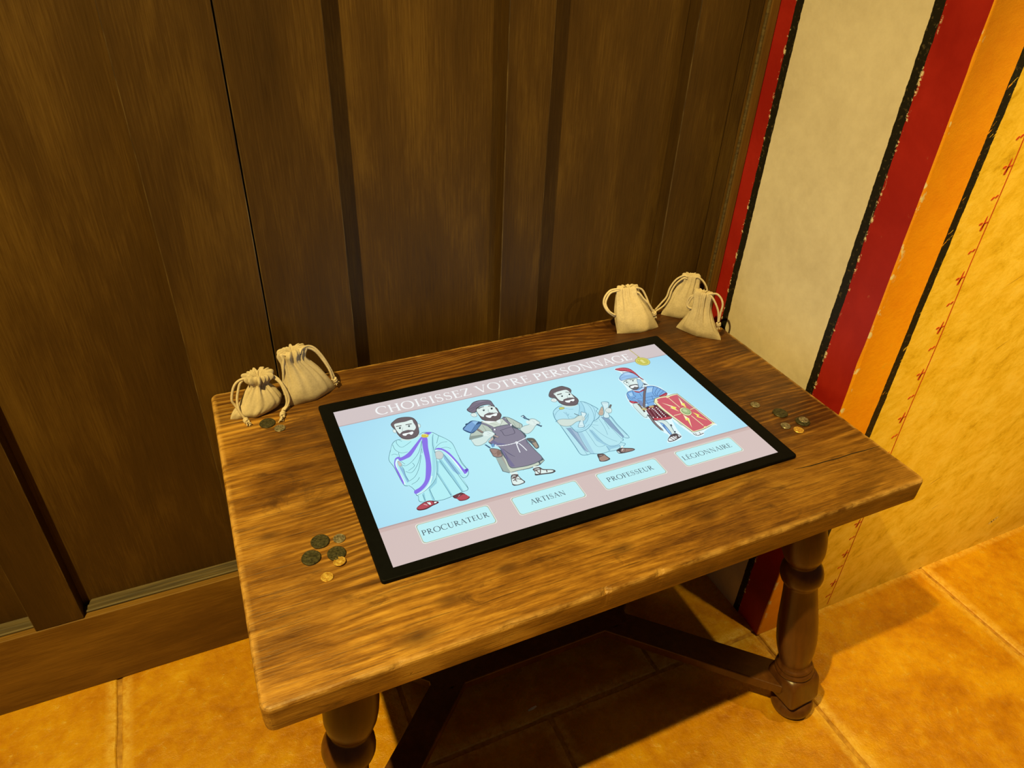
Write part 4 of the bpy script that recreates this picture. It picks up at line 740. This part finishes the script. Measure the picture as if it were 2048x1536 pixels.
[2,63,99,150,7,5223,2117,5101,2016,5064,1910],[2,63,99,150,7,5253,2062,5109,1961,5081,1887],[2,63,99,150,7,5270,2003,5108,1910],[2,63,99,150,7,4838,2082,4821,1986],[2,63,99,150,7,4646,2155,4639,2056,4691,1985],
[2,63,99,150,7,4604,2069,4622,1978,4666,1911],[2,63,99,150,7,4804,1760,4821,1852],[2,63,99,150,7,4995,1954,4950,1836],[0,168,210,244,0,5024,2167,5148,2154,5066,2046,4961,2052],[0,168,210,244,0,4663,2148,4733,2156,4699,2067,4639,2056],
[0,180,220,248,0,4701,1799,4795,1779,4765,1733,4693,1769],[0,125,143,184,0,4639,2056,4700,1932,4642,1773,4702,1733,4752,1879],[0,162,60,74,0,4558,1969,4671,1885,4658,1848,4568,1874,4551,1922],[0,208,96,108,0,4567,1949,4640,1905,4583,1880],
[0,162,60,74,0,5099,1897,5272,1942,5285,1911,5212,1854,5098,1847],[0,208,96,108,0,5116,1873,5249,1908,5262,1903,5204,1865],[0,162,60,74,0,4777,2191,4864,2123,4979,2166,4952,2124,4838,2099,4794,2133],
[2,244,251,250,13,4781,2198,4860,2151,4971,2187,5073,2227],[1,143,176,176,0,4569,1858,4650,1852,4651,1753,4644,1643,4636,1550,4588,1459,4538,1494,4534,1685,4536,1781],
[1,216,236,232,0,4571,1849,4639,1842,4639,1748,4632,1638,4625,1548,4586,1475,4549,1505,4546,1690,4545,1781],[2,77,70,74,42,5046,2211,4917,2052,4808,1890,4685,1707],[2,125,112,114,27,5046,2211,4917,2052,4808,1890,4685,1707],
[1,110,44,56,0,4711,1681,4915,1701,4939,1513,4963,1315,4854,1294,4705,1321,4639,1377,4654,1512],[0,196,84,95,0,4663,1415,4780,1370,4955,1349,4955,1310,4853,1307,4712,1331,4664,1368],[2,94,58,68,40,4711,1649,4695,1528,4671,1411],
[2,143,90,98,24,4711,1649,4695,1528,4673,1417],[2,94,58,68,40,4773,1644,4757,1523,4734,1415],[2,143,90,98,24,4773,1644,4757,1523,4736,1421],[2,94,58,68,40,4836,1640,4819,1518,4798,1419],[2,143,90,98,24,4836,1640,4819,1518,4799,1425],
[2,94,58,68,40,4899,1635,4882,1513,4861,1423],[2,143,90,98,24,4899,1635,4882,1513,4863,1428],[2,94,58,68,40,4962,1630,4944,1508,4925,1427],[2,143,90,98,24,4962,1630,4944,1508,4927,1432],
[0,240,244,244,0,4818,1600,4805,1590,4796,1593,4799,1607,4812,1618,4821,1614],[0,240,244,244,0,4818,1563,4805,1552,4796,1556,4799,1570,4812,1580,4821,1577],[0,240,244,244,0,4818,1526,4805,1515,4796,1519,4799,1533,4812,1543,4821,1539],
[0,240,244,244,0,4818,1488,4805,1478,4796,1482,4799,1496,4812,1506,4821,1502],[0,240,244,244,0,4818,1452,4805,1441,4796,1445,4799,1459,4812,1469,4821,1465],[0,240,244,244,0,4818,1415,4805,1405,4796,1408,4799,1422,4812,1432,4821,1429],
[0,240,244,244,0,4818,1378,4805,1368,4796,1372,4799,1385,4812,1396,4821,1392],[0,240,244,244,0,4886,1631,4873,1620,4863,1624,4867,1638,4880,1648,4889,1645],[0,240,244,244,0,4886,1587,4873,1577,4864,1580,4867,1594,4880,1605,4890,1601],
[0,240,244,244,0,4887,1544,4874,1534,4865,1538,4868,1551,4881,1562,4890,1558],[0,240,244,244,0,4887,1502,4875,1491,4865,1495,4869,1509,4881,1519,4891,1515],[0,240,244,244,0,4888,1459,4875,1449,4866,1452,4869,1466,4882,1476,4891,1473],
[0,240,244,244,0,4888,1417,4876,1407,4866,1410,4870,1424,4883,1434,4892,1430],[0,240,244,244,0,4889,1375,4876,1365,4867,1368,4870,1382,4883,1392,4892,1388],[0,240,244,244,0,4759,1647,4745,1635,4735,1639,4739,1655,4753,1666,4763,1662],
[0,240,244,244,0,4812,1630,4798,1618,4788,1622,4791,1638,4805,1649,4815,1645],[0,240,244,244,0,4689,1420,4676,1409,4666,1413,4670,1428,4683,1439,4693,1435],[0,240,244,244,0,4752,1396,4738,1385,4728,1389,4732,1404,4746,1415,4756,1411],
[2,74,58,60,27,4694,1688,4783,1694,4906,1688],[2,184,154,114,13,4774,1698,4864,1688],[0,196,168,120,0,4787,1717,4864,1704,4842,1655,4766,1668],[2,74,63,60,31,4650,1835,4643,1707,4628,1569],[2,154,138,102,13,4650,1819,4643,1707],
[1,201,184,132,0,4618,1685,4681,1701,4707,1651,4677,1630,4631,1656],[2,63,68,72,27,4628,1553,4630,1427],[2,85,74,74,44,4645,1499,4615,1279,4626,1094],[2,141,130,132,22,4642,1477,4615,1279,4626,1102],
[0,143,152,144,0,4602,1104,4646,1109,4630,1051],[1,226,242,238,0,4611,1592,4653,1592,4637,1534,4604,1500,4579,1525],[1,143,176,176,0,4680,1331,4813,1295,4821,1169,4781,975,4765,923,4684,939,4699,1111,4698,1247],
[1,216,236,232,0,4688,1318,4801,1284,4811,1169,4770,975,4761,939,4696,949,4710,1113,4711,1251],[1,63,99,150,0,4698,1263,4739,1216,4732,1054,4708,945,4676,957,4683,1102],
[1,143,192,238,0,4699,1250,4728,1208,4723,1053,4703,954,4687,963,4692,1105],[0,93,134,192,0,4690,1190,4731,1204,4699,1081,4683,1072],[0,74,85,96,0,4821,1169,4850,1166,4834,1119,4809,1121],
[0,74,85,96,0,4781,1005,4809,1001,4793,963,4765,967],[2,106,122,128,7,4821,1139,4781,990],[1,79,72,76,0,4566,855,4637,914,4700,948,4781,946,4797,910,4818,852,4733,819,4638,798,4563,806],
[1,240,246,246,0,4577,854,4629,888,4677,899,4749,885,4741,845,4640,815,4578,822],[2,107,90,88,15,4692,936,4741,830],[2,107,90,88,15,4665,911,4702,817],[2,107,90,88,15,4625,882,4654,807],[2,107,90,88,15,4773,934,4741,845],
[0,230,238,240,0,4785,900,4814,860,4769,856],[0,109,122,108,0,4962,1191,4978,1139,4994,1057,4978,1094],[0,232,242,240,0,5024,852,5188,848,5186,789,5076,781,5036,811],[2,79,72,76,13,5032,849,5044,793,5092,775,5195,794],
[2,79,72,76,9,5065,836,5064,793],[2,79,72,76,9,5142,843,5129,782],[1,127,138,108,0,4920,1781,5279,1854,5416,1844,5440,1784,5514,987,5521,953,5448,913,5254,867,5094,862,5041,875,5025,940],
[1,240,238,192,0,4931,1774,5275,1842,5406,1831,5428,1775,5501,984,5508,955,5446,925,5259,880,5098,874,5052,885,5038,947],
[1,210,100,112,0,4969,1759,5262,1814,5397,1817,5413,1769,5481,992,5485,962,5443,942,5268,899,5112,888,5069,900,5058,957],[0,196,112,124,0,5395,1815,5413,1769,5457,1331,5407,1382,5348,1684],
[0,240,232,176,0,5185,1813,5256,1854,5260,1810,5202,1790],[0,240,232,176,0,4932,1752,4998,1801,4997,1760],[2,242,236,184,13,5219,1783,5238,1496],[2,242,236,184,13,5282,1239,5307,952],[2,242,236,184,13,5018,1341,5153,1344],
[2,242,236,184,13,5364,1383,5472,1398],[0,251,246,200,0,5381,1739,5357,1572,5375,1566,5331,1444,5317,1531,5299,1521],[0,251,246,200,0,5031,1714,5154,1560,5187,1515,5148,1490,5163,1404,5084,1538,5119,1557],
[0,251,246,200,0,5174,1312,5197,1209,5205,1191,5104,977,5154,1164,5128,1158],[0,251,246,200,0,5357,1313,5404,1200,5374,1188,5453,1033,5353,1189,5379,1210],[0,244,238,106,0,5345,1586,5375,1566,5331,1440,5324,1525,5343,1529,5309,1542],
[0,244,238,106,0,5082,1542,5154,1560,5182,1509,5135,1487,5163,1412,5109,1496,5128,1508],[0,244,238,106,0,5165,1300,5138,1201,5197,1209,5152,1103,5117,1010,5154,1172,5124,1160],
[0,244,238,106,0,5357,1305,5385,1263,5417,1203,5374,1196,5445,1052,5344,1184,5370,1205],
[0,168,154,88,0,5316,1275,5286,1256,5254,1251,5222,1259,5196,1280,5178,1312,5169,1350,5172,1390,5186,1427,5209,1457,5239,1476,5272,1482,5304,1473,5331,1452,5349,1420,5357,1381,5354,1341,5339,1304],
[0,240,238,192,0,5311,1282,5285,1266,5256,1262,5228,1270,5204,1290,5187,1319,5179,1353,5181,1389,5193,1422,5214,1449,5240,1466,5270,1470,5298,1462,5322,1442,5339,1413,5347,1378,5344,1342,5332,1309],
[0,111,138,85,0,5314,1301,5292,1286,5267,1282,5243,1288,5221,1304,5206,1327,5198,1355,5198,1385,5207,1413,5224,1436,5246,1450,5271,1454,5295,1448,5317,1433,5333,1409,5340,1380,5340,1350,5330,1323],
[0,169,192,136,0,5309,1311,5290,1299,5269,1296,5248,1302,5229,1317,5215,1337,5208,1362,5208,1388,5215,1412,5229,1431,5247,1443,5269,1446,5290,1440,5309,1426,5323,1405,5330,1380,5330,1354,5323,1330],
[0,198,216,164,0,5290,1357,5275,1351,5259,1356,5244,1370,5236,1389,5236,1410,5244,1425,5259,1431,5275,1427,5290,1412,5298,1393,5298,1372],
[0,240,224,160,0,5334,896,5324,888,5310,885,5296,887,5285,894,5281,905,5285,915,5295,923,5309,927,5323,924,5334,917,5338,907],[1,143,176,176,0,4762,2478,5037,2483,4945,2285,4838,2202,4777,2226,4758,2338],
[1,226,242,238,0,4769,2472,5020,2471,4936,2288,4843,2218,4789,2239,4771,2344],[1,74,74,78,0,4785,2328,4869,2340,4945,2320,4913,2226,4847,2182,4785,2205,4768,2264],
[1,111,107,108,0,4792,2321,4862,2328,4931,2308,4906,2232,4850,2198,4798,2218,4778,2267],[1,244,251,250,0,4798,2305,4887,2315,4927,2291,4922,2258,4882,2255,4860,2273,4812,2247,4781,2268],
[0,111,107,108,0,4812,2247,4856,2266,4882,2238,4843,2227],[2,62,68,72,13,4774,2470,4834,2478],[2,62,68,72,13,4890,2480,4982,2467],[0,47,60,64,0,4819,2430,4807,2418,4795,2416,4791,2424,4795,2439,4807,2451,4819,2453,4823,2445],
[0,47,60,64,0,4942,2433,4930,2421,4919,2419,4914,2428,4919,2442,4931,2454,4942,2457,4947,2448],[2,111,138,140,5,4852,2444,4807,2372,4843,2350],[1,109,143,168,0,5018,2453,5081,2394,5052,2297,4962,2208,4909,2210,4954,2316],
[1,169,208,234,0,5018,2439,5068,2386,5043,2300,4962,2222,4923,2222,4962,2313],[0,232,228,200,0,5072,2415,5107,2383,5062,2329],[1,63,99,150,0,4739,2577,4838,2668,4943,2711,5048,2662,5102,2568,5082,2484,4991,2500,4888,2512,4758,2498],
[1,156,198,238,0,4750,2577,4840,2658,4939,2698,5037,2652,5087,2562,5073,2498,4995,2513,4894,2526,4767,2511],[2,93,134,184,6,4753,2572,4915,2593,5069,2516],[0,196,226,250,0,4893,2684,4995,2667,5043,2618,4906,2651],
[2,216,212,168,9,4749,2501,4894,2504,5050,2487],[0,180,200,216,0,4893,2758,4930,2726,4893,2684],[1,140,47,60,0,4822,2864,4969,2865,5073,2794,5107,2649,5109,2491,5128,2397,5095,2424,5078,2549,5039,2666,4953,2745,4875,2784],
[1,208,96,108,0,4842,2860,4961,2851,5060,2782,5094,2641,5100,2495,5108,2437,5091,2568,5055,2682,4965,2765,4895,2799],[2,168,68,80,4,4905,2852,4891,2789],[2,168,68,80,4,4941,2838,4928,2775],[2,168,68,80,4,4978,2824,4965,2761],
[2,168,68,80,4,5015,2810,5001,2747],[2,168,68,80,4,5048,2790,5034,2727],[2,168,68,80,4,5073,2758,5059,2695],[2,168,68,80,4,5091,2713,5077,2651],[2,168,68,80,4,5101,2657,5087,2595],],
}

SPECK = {'procurator': 'bearded man in a white toga with purple borders, drawn above the left button', 'artisan': 'bearded craftsman in a dark apron holding hammer and chisel', 'teacher': 'bearded man in a plain white toga holding scrolls', 'legionary': 'soldier with a crested helmet and a red shield'}
for name, rows in FIGURES.items():
    sh = Sheet(24)
    for row in rows:
        kind, col, w, v = row[0], '%02x%02x%02x' % tuple(row[1:4]), row[4]/10, [q/10 for q in row[5:]]; p = list(zip(v[0::2], v[1::2]))
        if kind == 0: sh.poly(p, col)
        elif kind == 1: sh.poly([tuple(q) for q in crom([Vector(q) for q in p], 4, True)], col)
        else: sh.line(p, w, col)
    o = sh.build('drawn_figure'); o['label'] = SPECK[name]

# ---------------------------------------------------------------- drawstring pouches
def pouch(center, yaw, lean, rows, folds, seed, cords, knots, label, extra=()):
    """rows: (z, centre s, half width, half depth, exponent, fold amount) in mm; +d is towards the viewer's side"""
    root = tag(empty('drawstring_pouch', P(center[0], center[1], TT), math.radians(yaw)), label, 'pouch', 'linen pouches along the back of the table')
    r = random.Random(seed); NTH = 112
    def L(sx, d, z): return Vector((sx*S/1000, -d*S/1000, z*S/1000))
    rr = crom([Vector((q[0], q[1], q[2])) for q in rows], 5); rr2 = crom([Vector((q[3], q[4], q[5])) for q in rows], 5)
    ph = [r.uniform(0, 6.28) for _ in range(6)]
    V = []; F = []; m = len(rr)
    for a, b in zip(rr, rr2):
        z, cs, hw = a; hd, ex, fa = max(b.x, 0.5), max(b.y, 1.05), max(b.z, 0)
        for k in range(NTH):
            t = 2*math.pi*k/NTH; ct, st = math.cos(t), math.sin(t); e = 2/ex
            px = hw*math.copysign(abs(ct)**e, ct); pd = hd*math.copysign(abs(st)**e, st)
            w = math.sin(11*t+ph[0])*0.55+math.sin(17*t+ph[1]+z*0.02)*0.35+math.sin(7*t+ph[2])*0.4
            w = (abs(w)**0.7)*math.copysign(1, w)
            q = 1+fa*w*0.46
            crease = 0.0
            for ang, wd, dp, z0, z1 in folds:
                g = math.exp(-((((t-ang-0.003*(z-40)+math.pi) % (2*math.pi))-math.pi)/wd)**2); zz_ = max(0.0, min(1.0, (z-z0)/8.0))*max(0.0, min(1.0, (z1-z)/8.0)); crease += 1.5*dp*g*zz_
            nz_ = noise.noise(Vector((px*0.05+seed, pd*0.05, z*0.05)))*1.6*min(1, z/14)
            V.append(L(cs+px*q-crease*ct*0.3, (pd*q+nz_*(1 if st > 0 else -1)*abs(st)-crease*st)-lean*z, max(z+fa*w*1.3, 0.15)))
    for i in range(m-1):
        for k in range(NTH): F.append([i*NTH+k, i*NTH+(k+1) % NTH, (i+1)*NTH+(k+1) % NTH, (i+1)*NTH+k])
    F.append(list(range(NTH))[::-1]); F.append([(m-1)*NTH+k for k in range(NTH)])
    F = [f[::-1] for f in F]
    body = mesh_obj('pouch_body', V, F, M_CLOTH, root, smooth=True)
    for path in cords:
        p = crom([L(*q) for q in path], 8); v, f = tube(p, 0.00195*S, 8); c = mesh_obj('drawstring', v, f, M_CORD, root, smooth=True)
    for kp, kd in knots:
        a, b = L(*kp), L(*kd); d = (b-a); ln = max(d.length, 0.012); d = d.normalized(); n1 = d.orthogonal().normalized(); n2 = d.cross(n1)
        coil = [a+d*ln*0.52*t+(n1*math.cos(t*15.5)+n2*math.sin(t*15.5))*0.0029*S*(1-0.15*t) for t in [q/26 for q in range(27)]]
        parts = [tube(coil, 0.0020*S, 8)]
        for q in range(9):
            aa = r.uniform(0, 6.28); sp = r.uniform(0.2, 1.0)*0.0048*S
            st_ = a+d*ln*0.5; en = a+d*(ln*r.uniform(0.85, 1.1)); off = (n1*math.cos(aa)+n2*math.sin(aa))
            pp = [st_+off*sp*0.25, (st_+en)/2+off*sp*0.7, en+off*sp]
            for w in pp: w.z = max(w.z, 0.0012)
            parts.append(tube(crom(pp, 3), 0.0009*S, 5))
        v, f = join(parts)
        v = [Vector((w.x, w.y, max(w.z, 0.0003))) for w in v]
        mesh_obj('knot', v, f, M_CORD, c, smooth=True)
    return root
H2 = math.pi/2
pouch((-0.4129, 0.2182), 4.9, 0.24,
      [(0, 0, 35.5, 13, 1.2, 0), (4, 3, 37, 17, 1.35, 0.05), (10, 7, 36, 20, 1.7, 0.08), (18, 13.5, 32, 20, 2, 0.1), (27, 15.5, 26, 18, 2, 0.15), (35, 16, 20, 15, 2, 0.3), (41, 16.5, 14, 11.5, 2, 0.5), (45.5, 17, 11, 9.5, 2, 0.75), (49.5, 18, 14, 12, 2, 0.8), (54, 19, 18, 15, 2, 0.75), (58.5, 19, 19.5, 16, 2, 0.65), (61.5, 19, 17.5, 14, 2, 0.6), (61, 19, 12, 9.5, 2, 0.7), (57, 18.5, 7, 6, 2, 0.6), (51, 18, 3, 3, 2, 0)],
      [(-H2-0.45, 0.16, 6.5, 3, 44), (-H2+0.5, 0.22, -2.5, 4, 40), (-H2-1.0, 0.14, 4.5, 6, 38), (-H2-0.05, 0.12, 2.5, 22, 46)], 3,
      [[(8, -5, 52), (1, -9, 60), (-12, -10, 58), (-21, -8, 49), (-27, -3, 33), (-25, -1, 24), (-20, 4, 13), (-17, 11, 5)], [(10, -4, 50), (1, -11, 58), (-9, -9, 55), (-15, -6, 44), (-20, 0, 31), (-21, 8, 18), (-18, 12, 9), (-16, 14, 4.5)],
       [(26, -4, 52), (33, -8, 57), (44, -6, 51), (50, 2, 40), (54, 8, 26), (54, 11, 15), (49, 14, 7), (43, 19, 4.5)], [(26, -6, 50), (33, -10, 55), (46, -2, 45), (50, 5, 30), (51, 10, 18), (48, 13, 8), (42, 16, 5), (40, 20, 4.5)]],
      [((-16, 16, 4.5), (-13, 31, 3)), ((40, 23, 4.5), (33, 42, 3))],
      'linen pouch nearest the left back corner, mouth gathered into a ruffled rosette')
pouch((-0.3205, 0.2310), 17.3, 0.28,
      [(0, 0, 43.5, 12, 1.2, 0), (5, 0, 43, 16, 1.4, 0.03), (14, -1.5, 40.5, 19, 1.8, 0.05), (26, -3.5, 36.5, 19, 2, 0.08), (40, -6, 31, 17, 2, 0.14), (54, -10, 24, 14, 2, 0.25), (65, -14, 18, 11.5, 2, 0.45), (72, -14.5, 18, 11.5, 2, 0.6), (79, -13, 20.5, 13, 2, 0.6), (84, -12, 18.5, 11, 2, 0.6), (85, -12, 12, 7, 2, 0.6), (80, -12, 6, 4, 2, 0.3), (74, -12, 2, 2, 2, 0)],
      [(-H2+0.12, 0.13, 8.0, 8, 78), (-H2-0.75, 0.16, 4.0, 20, 72), (-H2+0.9, 0.25, -2, 8, 50), (-H2-0.3, 0.2, -2.5, 46, 74)], 5,
      [[(-4, -12, 80), (2, -15, 84), (14, -19, 82), (24, -17, 75), (33, -11, 58), (40, -5, 36), (43, -1, 21)], [(-4, -12, 78), (1, -15, 82), (13, -18, 79), (23, -15, 71), (31, -10, 55), (37, -3, 37), (39, 1, 21)],
       [(-22, -14, 80), (-32, -19, 83), (-31, -15, 76), (-34, -13, 64), (-37, -12, 46), (-39, -12, 28), (-39, -13, 14)]],
      [((41, 1, 20), (45, 4, 8))],
      'taller linen pouch behind the rosette one, deep crease in front, cord arching right')
pouch((0.3043, 0.2321), -3.7, 0.40,
      [(0, 0, 45.5, 10, 1.2, 0), (5, -1, 44.5, 14, 1.4, 0.02), (15, -4, 42.5, 17, 1.8, 0.03), (28, -8, 39.5, 18, 2.1, 0.04), (42, -11.5, 35.5, 16.5, 2.1, 0.08), (56, -15, 29.5, 13.5, 2, 0.18), (68, -18, 23.5, 10.5, 2, 0.35), (75, -18.5, 21.5, 9.5, 2, 0.45), (80, -18.5, 20.5, 8.5, 2, 0.45), (82, -18.5, 18, 6.5, 2, 0.45), (81, -18.5, 11, 4, 2, 0.3), (76, -18.5, 3, 2, 2, 0)],
      [(-H2-0.25, 0.09, 7.0, 46, 90), (-H2+0.35, 0.09, 6.0, 54, 90), (-H2-0.7, 0.08, 4.5, 58, 90), (-H2+0.75, 0.08, 4.5, 60, 90), (-H2-1.0, 0.12, 2.5, 10, 34), (-H2+0.8, 0.3, -1.5, 10, 50)], 9,
      [[(-36, -28, 79), (-41, -28, 81), (-56, -28, 80), (-68, -24, 71), (-72, -19, 59), (-66, -13, 46), (-52, -12, 34), (-46, -16, 31)], [(-36, -28, 77), (-42, -27, 78), (-56, -26, 76), (-65, -22, 67), (-68, -18, 57), (-62, -12, 45), (-50, -11, 36), (-45, -16, 33)],
       [(-4, -26, 79), (0, -24, 80), (10, -22, 75), (18, -17, 61), (23, -10, 47), (31, -6, 34)], [(-4, -22, 72), (2, -19, 71), (10, -14, 61), (19, -9, 52), (26, -6, 42), (33, -5, 30)]],
      [((33, -5, 33), (37, -3, 20))],
      'smooth broad linen pouch standing alone near the right back, cord looped out at its left')
pouch((0.4155, 0.2518), -30.7, 0.20,
      [(0, 0, 37, 10, 1.2, 0), (5, 0.5, 36.5, 13, 1.4, 0.02), (15, 2, 34.5, 15.5, 1.8, 0.04), (30, 3.5, 30.5, 15.5, 2, 0.06), (45, 5, 26, 14, 2, 0.12), (60, 8, 21.5, 12, 2, 0.22), (72, 10.5, 17.5, 10, 2, 0.4), (79, 11, 16.5, 9.5, 2, 0.5), (84, 11, 15.5, 8.5, 2, 0.5), (86, 11, 13, 6.5, 2, 0.5), (85, 11, 8, 4, 2, 0.3), (79, 11, 2, 2, 2, 0)],
      [(-H2+0.45, 0.16, 4.5, 12, 76), (-H2-0.2, 0.1, 3.5, 60, 88), (-H2+0.1, 0.1, 3.0, 64, 88)], 14,
      [[(2, -8, 84), (-6, -9, 85), (-19, -8, 75), (-28, -5, 58), (-32, -1, 40), (-41, 2, 26), (-50, 4, 12)], [(2, -8, 80), (-5, -8, 80), (-17, -7, 68), (-24, -4, 53), (-27, 0, 38), (-35, 3, 22), (-49, 5, 9)],
       [(18, -9, 83), (23, -9, 84), (33, -8, 78), (42, -6, 66), (47, -5, 52)]],
      [((-51, 5, 10), (-54, 7, 3))],
      'linen pouch at the very back, half hidden behind another, against the dark panelling')
pouch((0.4089, 0.1798), -53.5, 0.18,
      [(0, 0, 45, 12, 1.15, 0), (5, 0, 43, 15, 1.3, 0.03), (13, -1, 38, 17.5, 1.6, 0.06), (23, -3, 31, 17.5, 1.9, 0.12), (35, -4.5, 24, 16, 2, 0.22), (47, -5.5, 18.5, 14, 2, 0.34), (58, -6.5, 16, 12, 2, 0.5), (68, -8, 16, 11.5, 2, 0.55), (76, -9, 17, 11, 2, 0.55), (81, -9, 16.5, 9.5, 2, 0.5), (83, -9, 13.5, 7, 2, 0.5), (82, -9, 8, 4, 2, 0.3), (76, -9, 2, 2, 2, 0)],
      [(-H2-0.12, 0.10, 9.5, 5, 84), (-H2+0.34, 0.10, 9.0, 16, 86), (-H2-0.55, 0.10, 6.0, 22, 84), (-H2+0.75, 0.12, 5.5, 20, 80), (-H2+0.1, 0.14, -2.5, 10, 60)], 21,
      [[(2, -8, 82), (6, -9, 84), (17, -10, 86), (27, -9, 79), (32, -7, 68), (32, -4, 54), (33, -1, 36)], [(2, -8, 78), (7, -8, 80), (15, -7, 73), (24, -5, 61), (29, -3, 50), (32, -1, 35)],
       [(-18, -10, 76), (-24, -8, 74), (-32, -6, 67), (-34, -4, 56), (-30, -2, 48), (-21, -3, 46)], [(-18, -9, 75), (-23, -7, 73), (-28, -5, 66), (-31, -3, 55), (-29, -1, 49), (-21, -2, 48)]],
      [((33, -1, 34), (37, 0, 22))],
      'pleated linen pouch with spread triangular foot, nearest the red and black wall stripes')

# ---------------------------------------------------------------- coins
def coin(x, y, dia, thick, mat, label, seed, z=0.0, tilt=(0, 0)):
    r = random.Random(seed); R_ = dia/2000; N = 36; T_ = thick/1000
    ir = [1+0.035*noise.noise(Vector((math.cos(2*math.pi*k/N)*1.3+seed, math.sin(2*math.pi*k/N)*1.3, seed*0.7))) for k in range(N)]
    V = []; F = []; rings = [(0.97, 0.0), (1.0, T_*0.25), (1.0, T_*0.7), (0.95, T_), (0.88, T_*1.0), (0.82, T_*0.86), (0.66, T_*0.86), (0.5, T_*0.88), (0.33, T_*0.9), (0.16, T_*0.9)]
    for i, (rr, z_) in enumerate(rings):
        for k in range(N):
            a = 2*math.pi*k/N; px, py = rr*math.cos(a), rr*math.sin(a); rel = 0
            if i > 4:
                # low portrait relief: a head in profile with a ring of marks
                dd = math.hypot((px+0.05)/0.42, (py-0.05)/0.55); rel = 0.32*T_*max(0, 1-dd*dd)+0.22*T_*noise.noise(Vector((px*6+seed, py*6, 2.0)))
                if rr > 0.6: rel += 0.2*T_*max(0, math.sin(a*13+seed))
            V.append(Vector((px*R_*ir[k], py*R_*ir[k], z_+rel))*S)
    m = len(rings)
    for i in range(m-1):
        for k in range(N): F.append([i*N+k, i*N+(k+1) % N, (i+1)*N+(k+1) % N, (i+1)*N+k])
    F.append(list(range(N))[::-1]); F.append([(m-1)*N+k for k in range(N)])
    o = mesh_obj('coin', V, F, mat, smooth=True); o.location = P(x, y, TT+0.0001+z); o.rotation_euler = (tilt[0], tilt[1], r.uniform(0, 6))
    for p in o.data.polygons: p.use_smooth = p.index >= N*3
    return tag(o, label, 'coin', 'loose Roman coins on the table')
coin(-0.3713, -0.0890, 23.4, 2.3, M_BRONZE, 'dark bronze coin, farthest back of the three big ones left of the screen', 1)
coin(-0.3479, -0.0922, 15.4, 1.5, M_SILVER, 'small tarnished silver coin next to the frame in the left front group', 2)
coin(-0.3868, -0.1114, 23.8, 2.4, M_BRONZE, 'big dark bronze coin at the left edge of the left front group', 3)
coin(-0.3565, -0.1160, 23.0, 2.2, M_BRONZE, 'big dark bronze coin partly covered by a gold coin', 4)
coin(-0.3560, -0.1305, 15.6, 1.4, M_GOLD, 'gold coin resting on the edge of a dark bronze coin', 5, z=0.0013, tilt=(0.115, 0.0))
coin(-0.3750, -0.1481, 15.0, 1.4, M_GOLD, 'gold coin lying alone on bare wood, nearest the front edge on the left', 6)
coin(-0.3972, 0.1833, 23.6, 2.3, M_BRONZE, 'large dark coin in front of the rosette pouch', 7)
coin(-0.3815, 0.1645, 16.6, 1.5, M_SILVER, 'small dull coin beside the large dark one, before the left pouches', 8)
coin(0.3550, -0.0515, 15.6, 1.5, M_SILVER, 'small silver coin lying apart, farthest back of the right group', 9)
coin(0.3783, -0.0854, 24.2, 2.3, M_BRONZE, 'plain dark bronze coin with nothing on it, right of the screen', 10)
coin(0.3971, -0.1171, 22.8, 2.2, M_BRONZE, 'dark bronze coin under a smaller silver one, nearest the right table edge', 11)
coin(0.3995, -0.1160, 15.6, 1.5, M_SILVER, 'small silver coin stacked on top of a dark bronze coin', 12, z=0.0023)
coin(0.3630, -0.1158, 16.0, 1.5, M_SILVER, 'small bright silver coin beside the gold one right of the screen', 13)
coin(0.3751, -0.1320, 16.2, 1.4, M_GOLD, 'gold coin right of the screen, the only gold one there', 14)
# scrap of paper on the floor under the table
V = [Vector(q)*S for q in ((-0.009, -0.0018, 0.0005), (0.002, -0.0026, 0.0005), (0.010, -0.0012, 0.0012), (0.0095, 0.0016, 0.0014), (0.0, 0.0024, 0.0008), (-0.0085, 0.0012, 0.0006))]
V2 = [v+Vector((0, 0, 0.0006)) for v in V]; n = 6
o = mesh_obj('paper_scrap', V+V2, [list(range(n))[::-1], [n+k for k in range(n)]]+[[k, (k+1) % n, n+(k+1) % n, n+k] for k in range(n)], M_SCRAP, loc=P(-0.031, -0.0745, -H+0.0006))
o.rotation_euler = (0, 0, 0.1); tag(o, 'tiny white scrap of paper on the dark floor beneath the table', 'litter')
